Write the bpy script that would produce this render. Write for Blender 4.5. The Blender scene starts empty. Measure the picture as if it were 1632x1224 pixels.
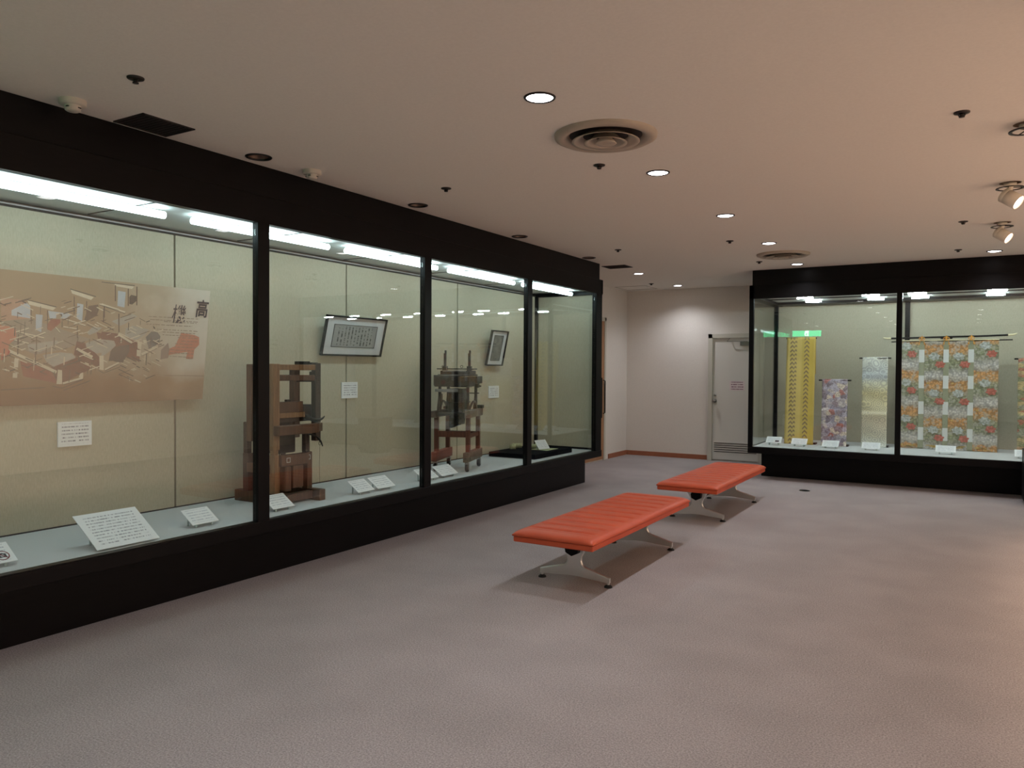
import bpy, math, random
from mathutils import Vector, Matrix

sc = bpy.context.scene
COL = sc.collection

# ------------------------------------------------------------------ camera
EYE = 1.45
fwd = Vector((-0.51415, 0.85750, -0.01961)); yaw = 0.5401; roll = 0.0059
rt = Vector((math.cos(yaw), math.sin(yaw), 0)); up = rt.cross(fwd)
r2 = rt*math.cos(roll) + up*math.sin(roll); u2 = up*math.cos(roll) - rt*math.sin(roll)
cam = bpy.data.cameras.new('camera'); cam.sensor_width = 36; cam.lens = 1219.97*36/1632; cam.clip_start = .05
camo = bpy.data.objects.new('camera', cam); COL.objects.link(camo)
m = Matrix((r2, u2, -fwd)).transposed().to_4x4(); m.translation = Vector((0, 0, EYE)); camo.matrix_world = m
sc.camera = camo
# ------------------------------------------------------------------ exposure, world
sc.view_settings.view_transform = 'Standard'; sc.view_settings.look = 'None'
sc.view_settings.gamma = 1; sc.view_settings.use_curve_mapping = False
sc.view_settings.exposure = 0.0
w = bpy.data.worlds.new('world'); sc.world = w; w.use_nodes = True
w.node_tree.nodes['Background'].inputs[0].default_value = (.02, .02, .02, 1)
w.node_tree.nodes['Background'].inputs[1].default_value = .3
sc.cycles.max_bounces = 8; sc.cycles.transparent_max_bounces = 16
sc.cycles.sample_clamp_indirect = 4
# lamp strengths in one place
E_DOWN = 56; E_WARM = 410; L_TUBE = 15.5; L_LENS = 9; L_CASELAMP = 66
C_DOWN = (.94, .95, 1.0); C_WARM = (1.0, .73, .54); C_TUBE = (.74, .93, 1.0)

H = 2.779                    # ceiling
XL, YF, XR, YB = -5.05, 12.237, 2.9, -5.6
FX = -4.012                  # glass front of the left case
Z0, Z1 = .43, 2.40           # display floor, glass top
LY0, LY1 = -.08, 8.92        # left case ends
RY, RX0, RX1 = 10.392, -2.55, 2.86
RBK = 11.93

# ------------------------------------------------------------------ materials
def srgb(r, g, b):
    f = lambda c: (c/255/12.92 if c <= 10 else ((c/255+.055)/1.055)**2.4)
    return (f(r), f(g), f(b), 1)

def base_mat(name, col, rough=.6, metal=0, spec=.5, emit=None, es=0):
    m = bpy.data.materials.new(name); m.use_nodes = True
    b = m.node_tree.nodes['Principled BSDF']
    b.inputs['Base Color'].default_value = col; b.inputs['Roughness'].default_value = rough
    b.inputs['Metallic'].default_value = metal; b.inputs['Specular IOR Level'].default_value = spec
    if emit:
        b.inputs['Emission Color'].default_value = (*emit[:3], 1); b.inputs['Emission Strength'].default_value = es
    return m

def N(m, t, **kw):
    n = m.node_tree.nodes.new(t)
    for k, v in kw.items(): setattr(n, k, v)
    return n

def L(m, a, b): m.node_tree.links.new(a, b)

def ramp(m, stops, interp='LINEAR'):
    r = N(m, 'ShaderNodeValToRGB'); cr = r.color_ramp; cr.interpolation = interp
    while len(cr.elements) < len(stops): cr.elements.new(.5)
    for e, (p, c) in zip(cr.elements, stops): e.position = p; e.color = c
    return r

def noise_mat(name, stops, scale=20, detail=4, rough=.7, stretch=(1, 1, 1), bump=0, metal=0, spec=.5, coord='Object', rough_n=.6, bscale=None):
    m = base_mat(name, (1, 1, 1, 1), rough, metal, spec); b = m.node_tree.nodes['Principled BSDF']
    tc = N(m, 'ShaderNodeTexCoord'); mp = N(m, 'ShaderNodeMapping'); mp.inputs['Scale'].default_value = stretch
    n = N(m, 'ShaderNodeTexNoise'); n.inputs['Scale'].default_value = scale; n.inputs['Detail'].default_value = detail
    n.inputs['Roughness'].default_value = rough_n
    L(m, tc.outputs[coord], mp.inputs[0]); L(m, mp.outputs[0], n.inputs['Vector'])
    r = ramp(m, stops); L(m, n.outputs['Fac'], r.inputs[0]); L(m, r.outputs[0], b.inputs['Base Color'])
    if bump:
        bp = N(m, 'ShaderNodeBump'); bp.inputs['Strength'].default_value = bump; bp.inputs['Distance'].default_value = .004
        if bscale:
            n2 = N(m, 'ShaderNodeTexNoise'); n2.inputs['Scale'].default_value = bscale; n2.inputs['Detail'].default_value = 3
            L(m, mp.outputs[0], n2.inputs['Vector']); L(m, n2.outputs['Fac'], bp.inputs['Height'])
        else: L(m, n.outputs['Fac'], bp.inputs['Height'])
        L(m, bp.outputs[0], b.inputs['Normal'])
    return m

M = {}
def carpet():
    m = base_mat('carpet', (1, 1, 1, 1), .97, spec=.1); b = m.node_tree.nodes['Principled BSDF']
    tc = N(m, 'ShaderNodeTexCoord')
    n1 = N(m, 'ShaderNodeTexNoise'); n1.inputs['Scale'].default_value = 130; n1.inputs['Detail'].default_value = 3; n1.inputs['Roughness'].default_value = .8
    n2 = N(m, 'ShaderNodeTexNoise'); n2.inputs['Scale'].default_value = 2.2; n2.inputs['Detail'].default_value = 3
    L(m, tc.outputs['Object'], n1.inputs['Vector']); L(m, tc.outputs['Object'], n2.inputs['Vector'])
    r1 = ramp(m, [(.3, srgb(128, 121, 121)), (.5, srgb(166, 158, 157)), (.72, srgb(200, 192, 190))])
    r2_ = ramp(m, [(.35, (.9, .9, .9, 1)), (.65, (1, 1, 1, 1))])
    mx = N(m, 'ShaderNodeMix', data_type='RGBA', blend_type='MULTIPLY'); mx.inputs[0].default_value = 1
    L(m, n1.outputs['Fac'], r1.inputs[0]); L(m, n2.outputs['Fac'], r2_.inputs[0])
    L(m, r1.outputs[0], mx.inputs[6]); L(m, r2_.outputs[0], mx.inputs[7]); L(m, mx.outputs[2], b.inputs['Base Color'])
    bp = N(m, 'ShaderNodeBump'); bp.inputs['Strength'].default_value = .5; bp.inputs['Distance'].default_value = .004
    L(m, n1.outputs['Fac'], bp.inputs['Height']); L(m, bp.outputs[0], b.inputs['Normal'])
    return m
M['carpet'] = carpet()
M['ceiling'] = noise_mat('ceiling_paint', [(.3, srgb(226, 219, 210)), (.7, srgb(231, 224, 215))], 60, rough=.9, bump=.15, spec=.2)
M['wall'] = noise_mat('white_wallpaper', [(.3, srgb(220, 214, 207)), (.7, srgb(227, 221, 214))], 90, rough=.85, bump=.25, spec=.2)
M['casewall'] = noise_mat('cream_case_cloth', [(.3, srgb(178, 171, 151)), (.7, srgb(191, 184, 164))], 140, rough=.9, stretch=(1, 1, .25), bump=.2, spec=.2)
M['casefloor'] = noise_mat('pale_case_floor', [(.3, srgb(200, 202, 204)), (.7, srgb(210, 212, 214))], 200, rough=.9, bump=.2, spec=.2)
M['caseceil'] = base_mat('white_case_lining', srgb(206, 210, 208), .6)
M['black'] = noise_mat('black_lacquered_wood', [(.3, srgb(12, 10, 11)), (.7, srgb(18, 15, 16))], 6, rough=.36, stretch=(1, 1, 8), spec=.16)
M['blackmetal'] = base_mat('black_painted_steel', srgb(12, 11, 13), .4, spec=.16)
M['seam'] = base_mat('dark_seam', srgb(40, 36, 32), .8)
M['skirt'] = noise_mat('rust_brown_baseboard', [(.3, srgb(150, 92, 66)), (.7, srgb(162, 100, 72))], 20, rough=.5)
M['door'] = base_mat('white_door_paint', srgb(214, 210, 203), .45)
M['doorframe'] = base_mat('grey_white_frame_paint', srgb(196, 192, 180), .45)
M['wood_door'] = noise_mat('brown_door_veneer', [(.3, srgb(150, 108, 74)), (.7, srgb(172, 126, 90))], 8, stretch=(8, 8, .6), rough=.45)
M['chrome'] = base_mat('polished_aluminium', srgb(222, 222, 220), .34, .9)
M['steel'] = base_mat('brushed_steel', srgb(150, 148, 145), .35, 1)
M['darksteel'] = base_mat('dark_steel', srgb(60, 56, 54), .4, .8)
M['iron'] = noise_mat('black_iron', [(.3, srgb(26, 24, 24)), (.7, srgb(52, 48, 46))], 30, rough=.45, metal=.5)
M['rubber'] = base_mat('black_rubber', srgb(18, 17, 17), .7)
M['white_plastic'] = base_mat('white_plastic', srgb(200, 192, 180), .5)
M['offwhite'] = base_mat('offwhite_metal', srgb(222, 212, 196), .45)
M['wood_light'] = noise_mat('aged_pale_wood', [(.25, srgb(112, 82, 56)), (.55, srgb(142, 108, 76)), (.8, srgb(162, 126, 92))], 6, stretch=(9, 9, .8), rough=.6, bump=.2)
M['wood_brown'] = noise_mat('brown_loom_wood', [(.25, srgb(70, 47, 34)), (.55, srgb(94, 64, 46)), (.8, srgb(116, 82, 60))], 6, stretch=(9, 9, .8), rough=.55, bump=.2)
M['wood_dark'] = noise_mat('dark_loom_wood', [(.25, srgb(42, 30, 26)), (.55, srgb(62, 44, 36)), (.8, srgb(78, 56, 46))], 6, stretch=(9, 9, .8), rough=.5, bump=.2)
M['wood_red'] = noise_mat('reddish_stand_wood', [(.25, srgb(74, 40, 28)), (.55, srgb(98, 54, 38)), (.8, srgb(118, 68, 48))], 6, stretch=(9, 9, .8), rough=.45, bump=.2)
M['wood_grey'] = noise_mat('weathered_grey_wood', [(.25, srgb(88, 76, 64)), (.55, srgb(116, 102, 88)), (.8, srgb(136, 122, 106))], 8, stretch=(2, 2, 2), rough=.7, bump=.2)
M['machine'] = noise_mat('greasy_machine_iron', [(.25, srgb(24, 21, 20)), (.55, srgb(42, 37, 34)), (.8, srgb(58, 51, 45))], 14, rough=.42, metal=.35, bump=.2)
M['thread'] = base_mat('pale_thread', srgb(206, 200, 180), .8)
M['string'] = base_mat('dark_cord', srgb(50, 46, 42), .8)
M['mount'] = base_mat('pale_grey_mount_board', srgb(206, 210, 214), .8)
M['acrylic'] = base_mat('clear_edge_acrylic', srgb(196, 210, 210), .15)
M['icon_red'] = base_mat('dark_red_print', srgb(120, 40, 52), .8)
M['icon_ink'] = base_mat('dark_print', srgb(50, 46, 56), .8)
M['velvet'] = base_mat('black_velvet', srgb(16, 16, 22), .95, spec=.1)
M['lens'] = base_mat('glowing_lens', (1, 1, 1, 1), .4, emit=(1.0, .97, 1.0), es=L_LENS)
M['tube'] = base_mat('fluorescent_tube', (1, 1, 1, 1), .4, emit=C_TUBE, es=L_TUBE)
M['caselamp'] = base_mat('case_lamp_lens', (1, 1, 1, 1), .4, emit=(.82, .95, 1.0), es=L_CASELAMP*2.4)
M['caselamp_rear'] = base_mat('rear_case_lamp_lens', (1, 1, 1, 1), .4, emit=(.82, .95, 1.0), es=L_CASELAMP)
M['warmlens'] = base_mat('warm_spot_lens', (1, 1, 1, 1), .4, emit=(1.0, .80, .66), es=14)
M['exit_green'] = base_mat('backlit_green', srgb(10, 150, 90), .4, emit=(.0, .85, .34), es=9)
M['exit_white'] = base_mat('backlit_white', (1, 1, 1, 1), .4, emit=(.8, 1, .9), es=12)
M['reflector'] = base_mat('dull_reflector', srgb(150, 130, 118), .35, .7)
M['grille'] = base_mat('dark_return_grille', srgb(40, 32, 30), .7)
M['vent'] = base_mat('beige_diffuser_metal', srgb(176, 162, 146), .5)

def glass():
    m = bpy.data.materials.new('case_glass'); m.use_nodes = True; nt = m.node_tree
    for n in list(nt.nodes): nt.nodes.remove(n)
    out = N(m, 'ShaderNodeOutputMaterial'); mix = N(m, 'ShaderNodeMixShader')
    tr = N(m, 'ShaderNodeBsdfTransparent'); tr.inputs[0].default_value = (.955, .985, .965, 1)
    gl = N(m, 'ShaderNodeBsdfGlossy'); gl.inputs['Roughness'].default_value = 0; gl.inputs['Color'].default_value = (1, 1, 1, 1)
    g = N(m, 'ShaderNodeNewGeometry'); d = N(m, 'ShaderNodeVectorMath', operation='DOT_PRODUCT')
    L(m, g.outputs['Normal'], d.inputs[0]); L(m, g.outputs['Incoming'], d.inputs[1])
    ab = N(m, 'ShaderNodeMath', operation='ABSOLUTE'); L(m, d.outputs['Value'], ab.inputs[0])
    s = N(m, 'ShaderNodeMath', operation='SUBTRACT'); s.inputs[0].default_value = 1; L(m, ab.outputs[0], s.inputs[1])
    p = N(m, 'ShaderNodeMath', operation='POWER'); L(m, s.outputs[0], p.inputs[0]); p.inputs[1].default_value = 5
    ma = N(m, 'ShaderNodeMath', operation='MULTIPLY_ADD'); L(m, p.outputs[0], ma.inputs[0]); ma.inputs[1].default_value = .96; ma.inputs[2].default_value = .042
    L(m, ma.outputs[0], mix.inputs[0]); L(m, tr.outputs[0], mix.inputs[1]); L(m, gl.outputs[0], mix.inputs[2]); L(m, mix.outputs[0], out.inputs[0])
    return m
M['glass'] = glass()

def leather():
    m = base_mat('orange_vinyl', srgb(214, 88, 48), .42, spec=.45); b = m.node_tree.nodes['Principled BSDF']
    tc = N(m, 'ShaderNodeTexCoord'); v = N(m, 'ShaderNodeTexVoronoi'); v.inputs['Scale'].default_value = 420
    L(m, tc.outputs['Object'], v.inputs['Vector'])
    bp = N(m, 'ShaderNodeBump'); bp.inputs['Strength'].default_value = .15; bp.inputs['Distance'].default_value = .001
    L(m, v.outputs['Distance'], bp.inputs['Height']); L(m, bp.outputs[0], b.inputs['Normal'])
    n = N(m, 'ShaderNodeTexNoise'); n.inputs['Scale'].default_value = 5; L(m, tc.outputs['Object'], n.inputs['Vector'])
    r = ramp(m, [(.35, srgb(192, 78, 45)), (.65, srgb(200, 86, 52))]); L(m, n.outputs['Fac'], r.inputs[0]); L(m, r.outputs[0], b.inputs['Base Color'])
    return m
M['vinyl'] = leather()

def text_mat(name, paper, ink, rows, scale, margin=.1, top=.92, bottom=.1, density=.5, axis=('X', 'Y')):
    """rows of small print across a sheet; the sheet's own 0..1 box gives the coordinates"""
    m = base_mat(name, paper, .55); b = m.node_tree.nodes['Principled BSDF']
    tc = N(m, 'ShaderNodeTexCoord'); sp = N(m, 'ShaderNodeSeparateXYZ'); L(m, tc.outputs['Generated'], sp.inputs[0])
    U, V = sp.outputs[axis[0]], sp.outputs[axis[1]]
    def mth(op, a, bb=None, c=None):
        n = N(m, 'ShaderNodeMath', operation=op)
        for i, x in enumerate((a, bb, c)):
            if x is None: continue
            if isinstance(x, (int, float)): n.inputs[i].default_value = x
            else: L(m, x, n.inputs[i])
        return n.outputs[0]
    vr = mth('MULTIPLY', V, rows); row = mth('FLOOR', vr); fr = mth('FRACT', vr)
    inrow = mth('MULTIPLY', mth('GREATER_THAN', fr, .34), mth('LESS_THAN', fr, .72))
    cmb = N(m, 'ShaderNodeCombineXYZ'); L(m, mth('MULTIPLY', U, scale), cmb.inputs[0]); L(m, mth('MULTIPLY', row, 7.31), cmb.inputs[1])
    nz = N(m, 'ShaderNodeTexNoise'); nz.inputs['Scale'].default_value = 1; nz.inputs['Detail'].default_value = 4; nz.inputs['Roughness'].default_value = .9
    L(m, cmb.outputs[0], nz.inputs['Vector'])
    t = mth('GREATER_THAN', nz.outputs['Fac'], density)
    box = mth('MULTIPLY', mth('MULTIPLY', mth('GREATER_THAN', U, margin), mth('LESS_THAN', U, 1-margin)),
              mth('MULTIPLY', mth('GREATER_THAN', V, bottom), mth('LESS_THAN', V, top)))
    fac = mth('MULTIPLY', mth('MULTIPLY', inrow, t), box)
    mx = N(m, 'ShaderNodeMix', data_type='RGBA'); L(m, fac, mx.inputs[0]); mx.inputs[6].default_value = paper; mx.inputs[7].default_value = ink
    L(m, mx.outputs[2], b.inputs['Base Color'])
    return m
PAPER = srgb(240, 243, 248)
M['print9'] = text_mat('small_print_ten_rows', PAPER, srgb(150, 156, 166), 12, 40)
M['print4'] = text_mat('small_print_four_rows', PAPER, srgb(186, 194, 206), 6, 30, density=.48)
M['print5'] = text_mat('small_print_five_rows', PAPER, srgb(128, 132, 146), 7, 30, axis=('Y', 'Z'))
M['print2'] = text_mat('notice_print', srgb(222, 206, 206), srgb(120, 70, 92), 4, 16, axis=('X', 'Z'), density=.46)
M['print_sign'] = text_mat('sign_print', srgb(220, 214, 204), srgb(84, 80, 76), 3, 14, axis=('Y', 'Z'), density=.46, top=.85, bottom=.2)
M['calli'] = text_mat('grey_letter_sheet', srgb(158, 158, 156), srgb(66, 66, 68), 13, 9, margin=.06, axis=('Y', 'X'), density=.5, top=.94, bottom=.06)
M['photo'] = noise_mat('grey_photograph', [(.3, srgb(92, 92, 90)), (.6, srgb(126, 126, 122)), (.8, srgb(158, 158, 152))], 9, rough=.5)

# ------------------------------------------------------------------ mesh builder
class MB:
    def __init__(s): s.v = []; s.f = []; s.m = []; s.k = []
    def add(s, vs, fs, mi=0, smooth=False):
        o = len(s.v); s.v += [Vector(p) for p in vs]
        for f in fs: s.f.append([i+o for i in f]); s.m.append(mi); s.k.append(smooth)
        return s
    def box(s, x0, x1, y0, y1, z0, z1, mi=0):
        vs = [(x, y, z) for z in (z0, z1) for y in (y0, y1) for x in (x0, x1)]
        return s.add(vs, [(0, 2, 3, 1), (4, 5, 7, 6), (0, 1, 5, 4), (2, 6, 7, 3), (0, 4, 6, 2), (1, 3, 7, 5)], mi)
    def bar(s, a, b, w, h, mi=0, upv=(0, 0, 1)):
        a, b = Vector(a), Vector(b); d = (b-a).normalized(); side = d.cross(Vector(upv))
        if side.length < 1e-4: side = d.cross(Vector((1, 0, 0)))
        side.normalize(); u = side.cross(d)
        vs = [p+side*sx*w/2+u*sy*h/2 for p in (a, b) for sx, sy in ((-1, -1), (1, -1), (1, 1), (-1, 1))]
        return s.add(vs, [(0, 3, 2, 1), (4, 5, 6, 7), (0, 1, 5, 4), (1, 2, 6, 5), (2, 3, 7, 6), (3, 0, 4, 7)], mi)
    def tube(s, pts, r, n=10, mi=0, cap=True):
        pts = [Vector(p) for p in pts]; rs = r if isinstance(r, (list, tuple)) else [r]*len(pts)
        o = len(s.v); prev = None; vs = []; fs = []
        for i, p in enumerate(pts):
            d = (pts[min(i+1, len(pts)-1)]-pts[max(i-1, 0)]).normalized()
            if prev is None:
                a = d.cross(Vector((0, 0, 1)))
                if a.length < 1e-3: a = Vector((1, 0, 0))
            else: a = prev - d*prev.dot(d)
            a.normalize(); b = d.cross(a); prev = a
            vs += [p+(a*math.cos(t)+b*math.sin(t))*rs[i] for t in [2*math.pi*k/n for k in range(n)]]
        for i in range(len(pts)-1):
            for k in range(n): fs.append((i*n+k, i*n+(k+1) % n, (i+1)*n+(k+1) % n, (i+1)*n+k))
        s.add(vs, fs, mi, True)
        if cap: s.add(vs[:n], [tuple(range(n))[::-1]], mi); s.add(vs[-n:], [tuple(range(n))], mi)
        return s
    def lathe(s, prof, c=(0, 0, 0), n=32, mi=0, axis=(0, 0, 1)):
        ax = Vector(axis).normalized(); q = Vector((0, 0, 1)).rotation_difference(ax); c = Vector(c)
        vs = []; fs = []
        for r, z in prof: vs += [c+q @ Vector((r*math.cos(2*math.pi*k/n), r*math.sin(2*math.pi*k/n), z)) for k in range(n)]
        for i in range(len(prof)-1):
            for k in range(n): fs.append((i*n+k, i*n+(k+1) % n, (i+1)*n+(k+1) % n, (i+1)*n+k))
        s.add(vs, fs, mi, True); return s
    def disc(s, c, r, n=32, mi=0, axis=(0, 0, 1)):
        ax = Vector(axis).normalized(); q = Vector((0, 0, 1)).rotation_difference(ax); c = Vector(c)
        return s.add([c+q @ Vector((r*math.cos(2*math.pi*k/n), r*math.sin(2*math.pi*k/n), 0)) for k in range(n)], [tuple(range(n))], mi)
    def prism(s, poly, fn, t0, t1, mi=0):
        n = len(poly); vs = [fn(a, b, t) for t in (t0, t1) for a, b in poly]
        fs = [tuple(range(n))[::-1], tuple(range(n, 2*n))]+[(i, (i+1) % n, n+(i+1) % n, n+i) for i in range(n)]
        return s.add(vs, fs, mi)
    def build(s, name, mats, parent=None, bevel=0, local=False, seg=2):
        me = bpy.data.meshes.new(name); off = Vector((0, 0, 0))
        if parent is not None and not local:
            q = parent
            while q is not None: off += Vector(q.location); q = q.parent
        me.from_pydata([tuple(v-off) for v in s.v], [], s.f)
        if not isinstance(mats, (list, tuple)): mats = [mats]
        for mm in mats: me.materials.append(M[mm] if isinstance(mm, str) else mm)
        for p, mi, k in zip(me.polygons, s.m, s.k): p.material_index = mi; p.use_smooth = k
        me.update()
        o = bpy.data.objects.new(name, me); COL.objects.link(o)
        if parent is not None: o.parent = parent
        if bevel:
            b = o.modifiers.new('bevel', 'BEVEL'); b.width = bevel; b.segments = seg; b.limit_method = 'ANGLE'; b.angle_limit = .7
        return o

def tag(o, label=None, cat=None, group=None, kind=None):
    if label: o['label'] = label
    if cat: o['category'] = cat
    if group: o['group'] = group
    if kind: o['kind'] = kind
    return o
def empty(name, loc=(0, 0, 0), rot=None, parent=None):
    o = bpy.data.objects.new(name, None); COL.objects.link(o); o.location = loc; o.empty_display_size = .1
    if rot: o.rotation_euler = rot
    if parent is not None: o.parent = parent
    return o
def dup(root, loc, label=None):
    r = root.copy(); COL.objects.link(r); r.location = loc
    if label: r['label'] = label
    for ch in list(root.children):
        c = ch.copy(); COL.objects.link(c); c.parent = r
        for g in list(ch.children):
            d = g.copy(); COL.objects.link(d); d.parent = c
    return r
def lamp(name, kind, loc, energy, col, parent=None, **kw):
    l = bpy.data.lights.new(name, kind); l.energy = energy; l.color = col
    for k, v in kw.items(): setattr(l, k, v)
    o = bpy.data.objects.new(name, l); COL.objects.link(o); o.location = loc
    if parent is not None: o.parent = parent
    return o
def structure(o): o['kind'] = 'structure'; return o

# ------------------------------------------------------------------ the room
structure(MB().box(XL-.3, XR+.3, YB-.3, YF+.3, -.12, 0).build('floor', 'carpet'))
DOWN_LIT = [(-1.83, 1.65*k) for k in (-3, -2, -1, 0, 1, 2, 3, 4, 5)] + [(-1.88, 10.03), (.2, 9.967), (-3.96, 9.99), (-3.98, 11.69)] \
    + [(.17, 1.65), (.15, 0), (.15, -1.65), (.15, -3.3)] + [(-3.95, -1.65), (-3.95, -3.3)]
DOWN_OFF = [(-3.876, 3.339), (-3.882, 4.969), (-3.90, 6.637), (-3.92, 8.302)]
SPOTS = [(.216, 6.446), (.217, 8.115), (.24, 4.96), (.34, 3.3)]
# ceiling with real holes for the unlit lamps
ceil = structure(MB().box(XL-.3, XR+.3, YB-.3, YF+.3, H, H+.25).build('ceiling', 'ceiling'))
cut = MB()
for x, y in DOWN_OFF + SPOTS:
    n = 28; cut.add([(x+.068*math.cos(2*math.pi*k/n), y+.068*math.sin(2*math.pi*k/n), z) for z in (H-.05, H+.13) for k in range(n)],
                    [tuple(range(n))[::-1], tuple(range(n, 2*n))]+[(i, (i+1) % n, n+(i+1) % n, n+i) for i in range(n)])
co = cut.build('cutter', 'ceiling')
bo = ceil.modifiers.new('holes', 'BOOLEAN'); bo.operation = 'DIFFERENCE'; bo.object = co; bo.solver = 'EXACT'
bpy.context.view_layer.update()
me = bpy.data.meshes.new_from_object(ceil.evaluated_get(bpy.context.evaluated_depsgraph_get()))
ceil.modifiers.clear(); ceil.data = me; bpy.data.objects.remove(co)

structure(MB().box(XL-.3, XL, YB-.3, YF+.3, 0, H).build('wall_left', 'wall'))
structure(MB().box(XL, XR, YF, YF+.3, 0, H).build('wall_far', 'wall'))
structure(MB().box(XR, XR+.3, YB-.3, YF+.3, 0, H).build('wall_right', 'wall'))
structure(MB().box(XL, XR, YB-.3, YB, 0, H).build('wall_back', 'wall'))
structure(MB().box(XL, XL+.012, 11.47, YF, 0, .075).build('baseboard_left', 'skirt'))
structure(MB().box(XL, -3.64, YF-.012, YF, 0, .075).build('baseboard_far', 'skirt'))

# white service door in the far wall
dr = empty('door_1', (-3.2, YF, 0)); structure(dr)
f = MB(); f.box(-3.632, -3.56, YF-.06, YF+.02, 0, 2.03); f.box(-2.83, -2.76, YF-.06, YF+.02, 0, 2.03); f.box(-3.632, -2.76, YF-.06, YF+.02, 1.96, 2.03)
f.build('door_frame', 'doorframe', dr, .004)
f = MB(); f.box(-3.56, -2.83, YF-.02, YF, .02, 1.96)
lf = f.build('door_leaf', 'door', dr, .003)
f = MB()
for k in range(5): f.add([(-3.53, YF-.0215, .14+k*.034), (-2.86, YF-.0215, .14+k*.034), (-2.86, YF-.0215, .149+k*.034), (-3.53, YF-.0215, .149+k*.034)], [(0, 1, 2, 3)])
for k in range(5): f.bar((-3.53, YF-.026, .162+k*.034), (-2.86, YF-.026, .162+k*.034), .014, .004, 1)
f.build('louver', ['grille', 'door'], lf)
f = MB(); f.lathe([(0, 0), (.028, 0), (.028, .012), (.012, .014), (.012, .04), (.027, .05), (.03, .065), (.02, .08), (0, .082)], (-3.52, YF-.02, .96), 20, axis=(0, -1, 0))
f.lathe([(0, 0), (.018, 0), (.018, .016), (0, .018)], (-3.52, YF-.02, 1.05), 16, axis=(0, -1, 0))
f.build('door_knob', 'steel', lf)
f = MB(); f.box(-3.12, -2.90, YF-.075, YF-.02, 1.84, 1.90); f.bar((-3.0, YF-.085, 1.905), (-3.32, YF-.095, 1.905), .02, .008); f.bar((-3.32, YF-.095, 1.908), (-3.28, YF-.03, 1.97), .015, .006)
f.build('door_closer', 'steel', lf, .003)
tag(MB().box(-3.29, -3.05, YF-.0245, YF-.0205, 1.13, 1.28).build('door_notice', 'print2'), 'small pinkish paper notice taped to the white louvred door', 'notice')

# sliding wooden door in the left wall of the alcove
dr = empty('door_2', (XL, 10.4, 0)); structure(dr)
f = MB(); f.box(XL, XL+.03, 11.25, 11.31, 0, 2.28); f.box(XL, XL+.03, 9.2, 9.26, 0, 2.28); f.box(XL, XL+.03, 9.2, 11.31, 2.22, 2.28)
f.build('door_frame', 'doorframe', dr, .003)
f = MB(); f.box(XL, XL+.018, 9.26, 11.25, .02, 2.22)
lf = f.build('door_leaf', 'wood_door', dr, .002)
f = MB(); f.box(XL+.018, XL+.03, 11.05, 11.17, .68, 1.32); f.tube([(XL+.03, 11.2, .75), (XL+.06, 11.2, .76), (XL+.06, 11.2, 1.27), (XL+.03, 11.2, 1.28)], .009)
f.build('door_handle', 'blackmetal', lf, .003)

# access hatch outline in the far corner of the ceiling
f = MB(); a = .012
hx0, hx1, hy0, hy1 = -4.95, -4.42, 11.45, 11.98
f.box(hx0, hx1, hy0, hy0+a, H-.004, H); f.box(hx0, hx1, hy1-a, hy1, H-.004, H); f.box(hx0, hx0+a, hy0, hy1, H-.004, H); f.box(hx1-a, hx1, hy0, hy1, H-.004, H)
tag(f.build('access_hatch', 'vent'), 'square access hatch outline in the ceiling above the alcove corner', 'hatch')

# ------------------------------------------------------------------ left display case
lc = empty('display_case', (-4.5, 4.4, 0))
tag(lc, 'long black framed glass display case with looms and a painted scene, along the wall', 'display case')
BX = -4.23
MB().box(XL+.005, BX, LY0+.02, LY1-.03, 0, .347).build('base', 'black', lc, .003)
f = MB(); f.box(XL+.005, FX, LY0, LY1, .347, .425); f.box(FX-.06, FX, LY0, LY1, .425, .432)
f.build('bottom_frame', 'black', lc, .003)
MB().box(-4.97, FX-.062, LY0+.05, LY1-.06, .4255, .431).build('case_floor', 'casefloor', lc)
f = MB(); f.box(FX-.30, FX-.012, LY0, 8.84, 2.575, H-.001); f.box(FX-.06, FX, LY0, LY1, Z1, 2.58); f.box(XL+.005, FX, LY1-.05, LY1, Z1, 2.58)
f.build('header', 'black', lc, .003)
LP = [-.03, 1.735, 3.50, 5.285, 7.06, 8.87]
for y in LP[:-1]: MB().box(FX-.055, FX, y-.048, y+.048, .43, Z1+.01).build('mullion', 'blackmetal', lc, .004)
MB().box(FX-.06, FX, 8.73, 8.90, .43, Z1+.01).build('mullion', 'blackmetal', lc, .004)
MB().box(-4.98, -4.90, 8.80, 8.90, .43, Z1+.01).build('mullion', 'blackmetal', lc, .004)
MB().box(-4.97, FX-.05, 8.80, 8.90, Z1-.01, Z1+.03).build('end_rail', 'blackmetal', lc, .003)
MB().box(-4.97, FX-.05, 8.83, 8.88, .43, .455).build('end_rail', 'blackmetal', lc, .003)
for a, b in zip(LP[:-1], LP[1:]):
    MB().box(FX-.034, FX-.026, a+.049, (b-.049 if b < 8.8 else 8.729), .432, Z1).build('glass_pane', 'glass', lc)
MB().box(-4.899, FX-.061, 8.84, 8.875, .455, Z1-.01).build('end_panel', 'casewall', lc)
PB = [LY0+.02, 1.73, 3.489, 5.256, 7.029, 8.80]
for a, b in zip(PB[:-1], PB[1:]):
    MB().box(-4.96, -4.93, a+.008, b-.008, .43, 2.405).build('back_panel', 'casewall', lc)
f = MB(); f.box(-4.97, -4.962, PB[0], PB[-1], .43, 2.42); f.box(-4.945, -4.922, PB[0], PB[-1], 2.398, 2.412); f.box(-4.945, -4.925, PB[0], PB[-1], .4312, .440)
f.build('panel_seam', 'seam', lc)
f = MB(); f.box(-4.97, FX-.06, LY0+.05, 8.86, 2.44, 2.46)
for k in range(8):
    y = .5+1.18*k; f.box(-4.93, FX-.07, y-.004, y+.004, 2.436, 2.44, 1)
f.build('inner_ceiling', ['caseceil', 'seam'], lc)
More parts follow.
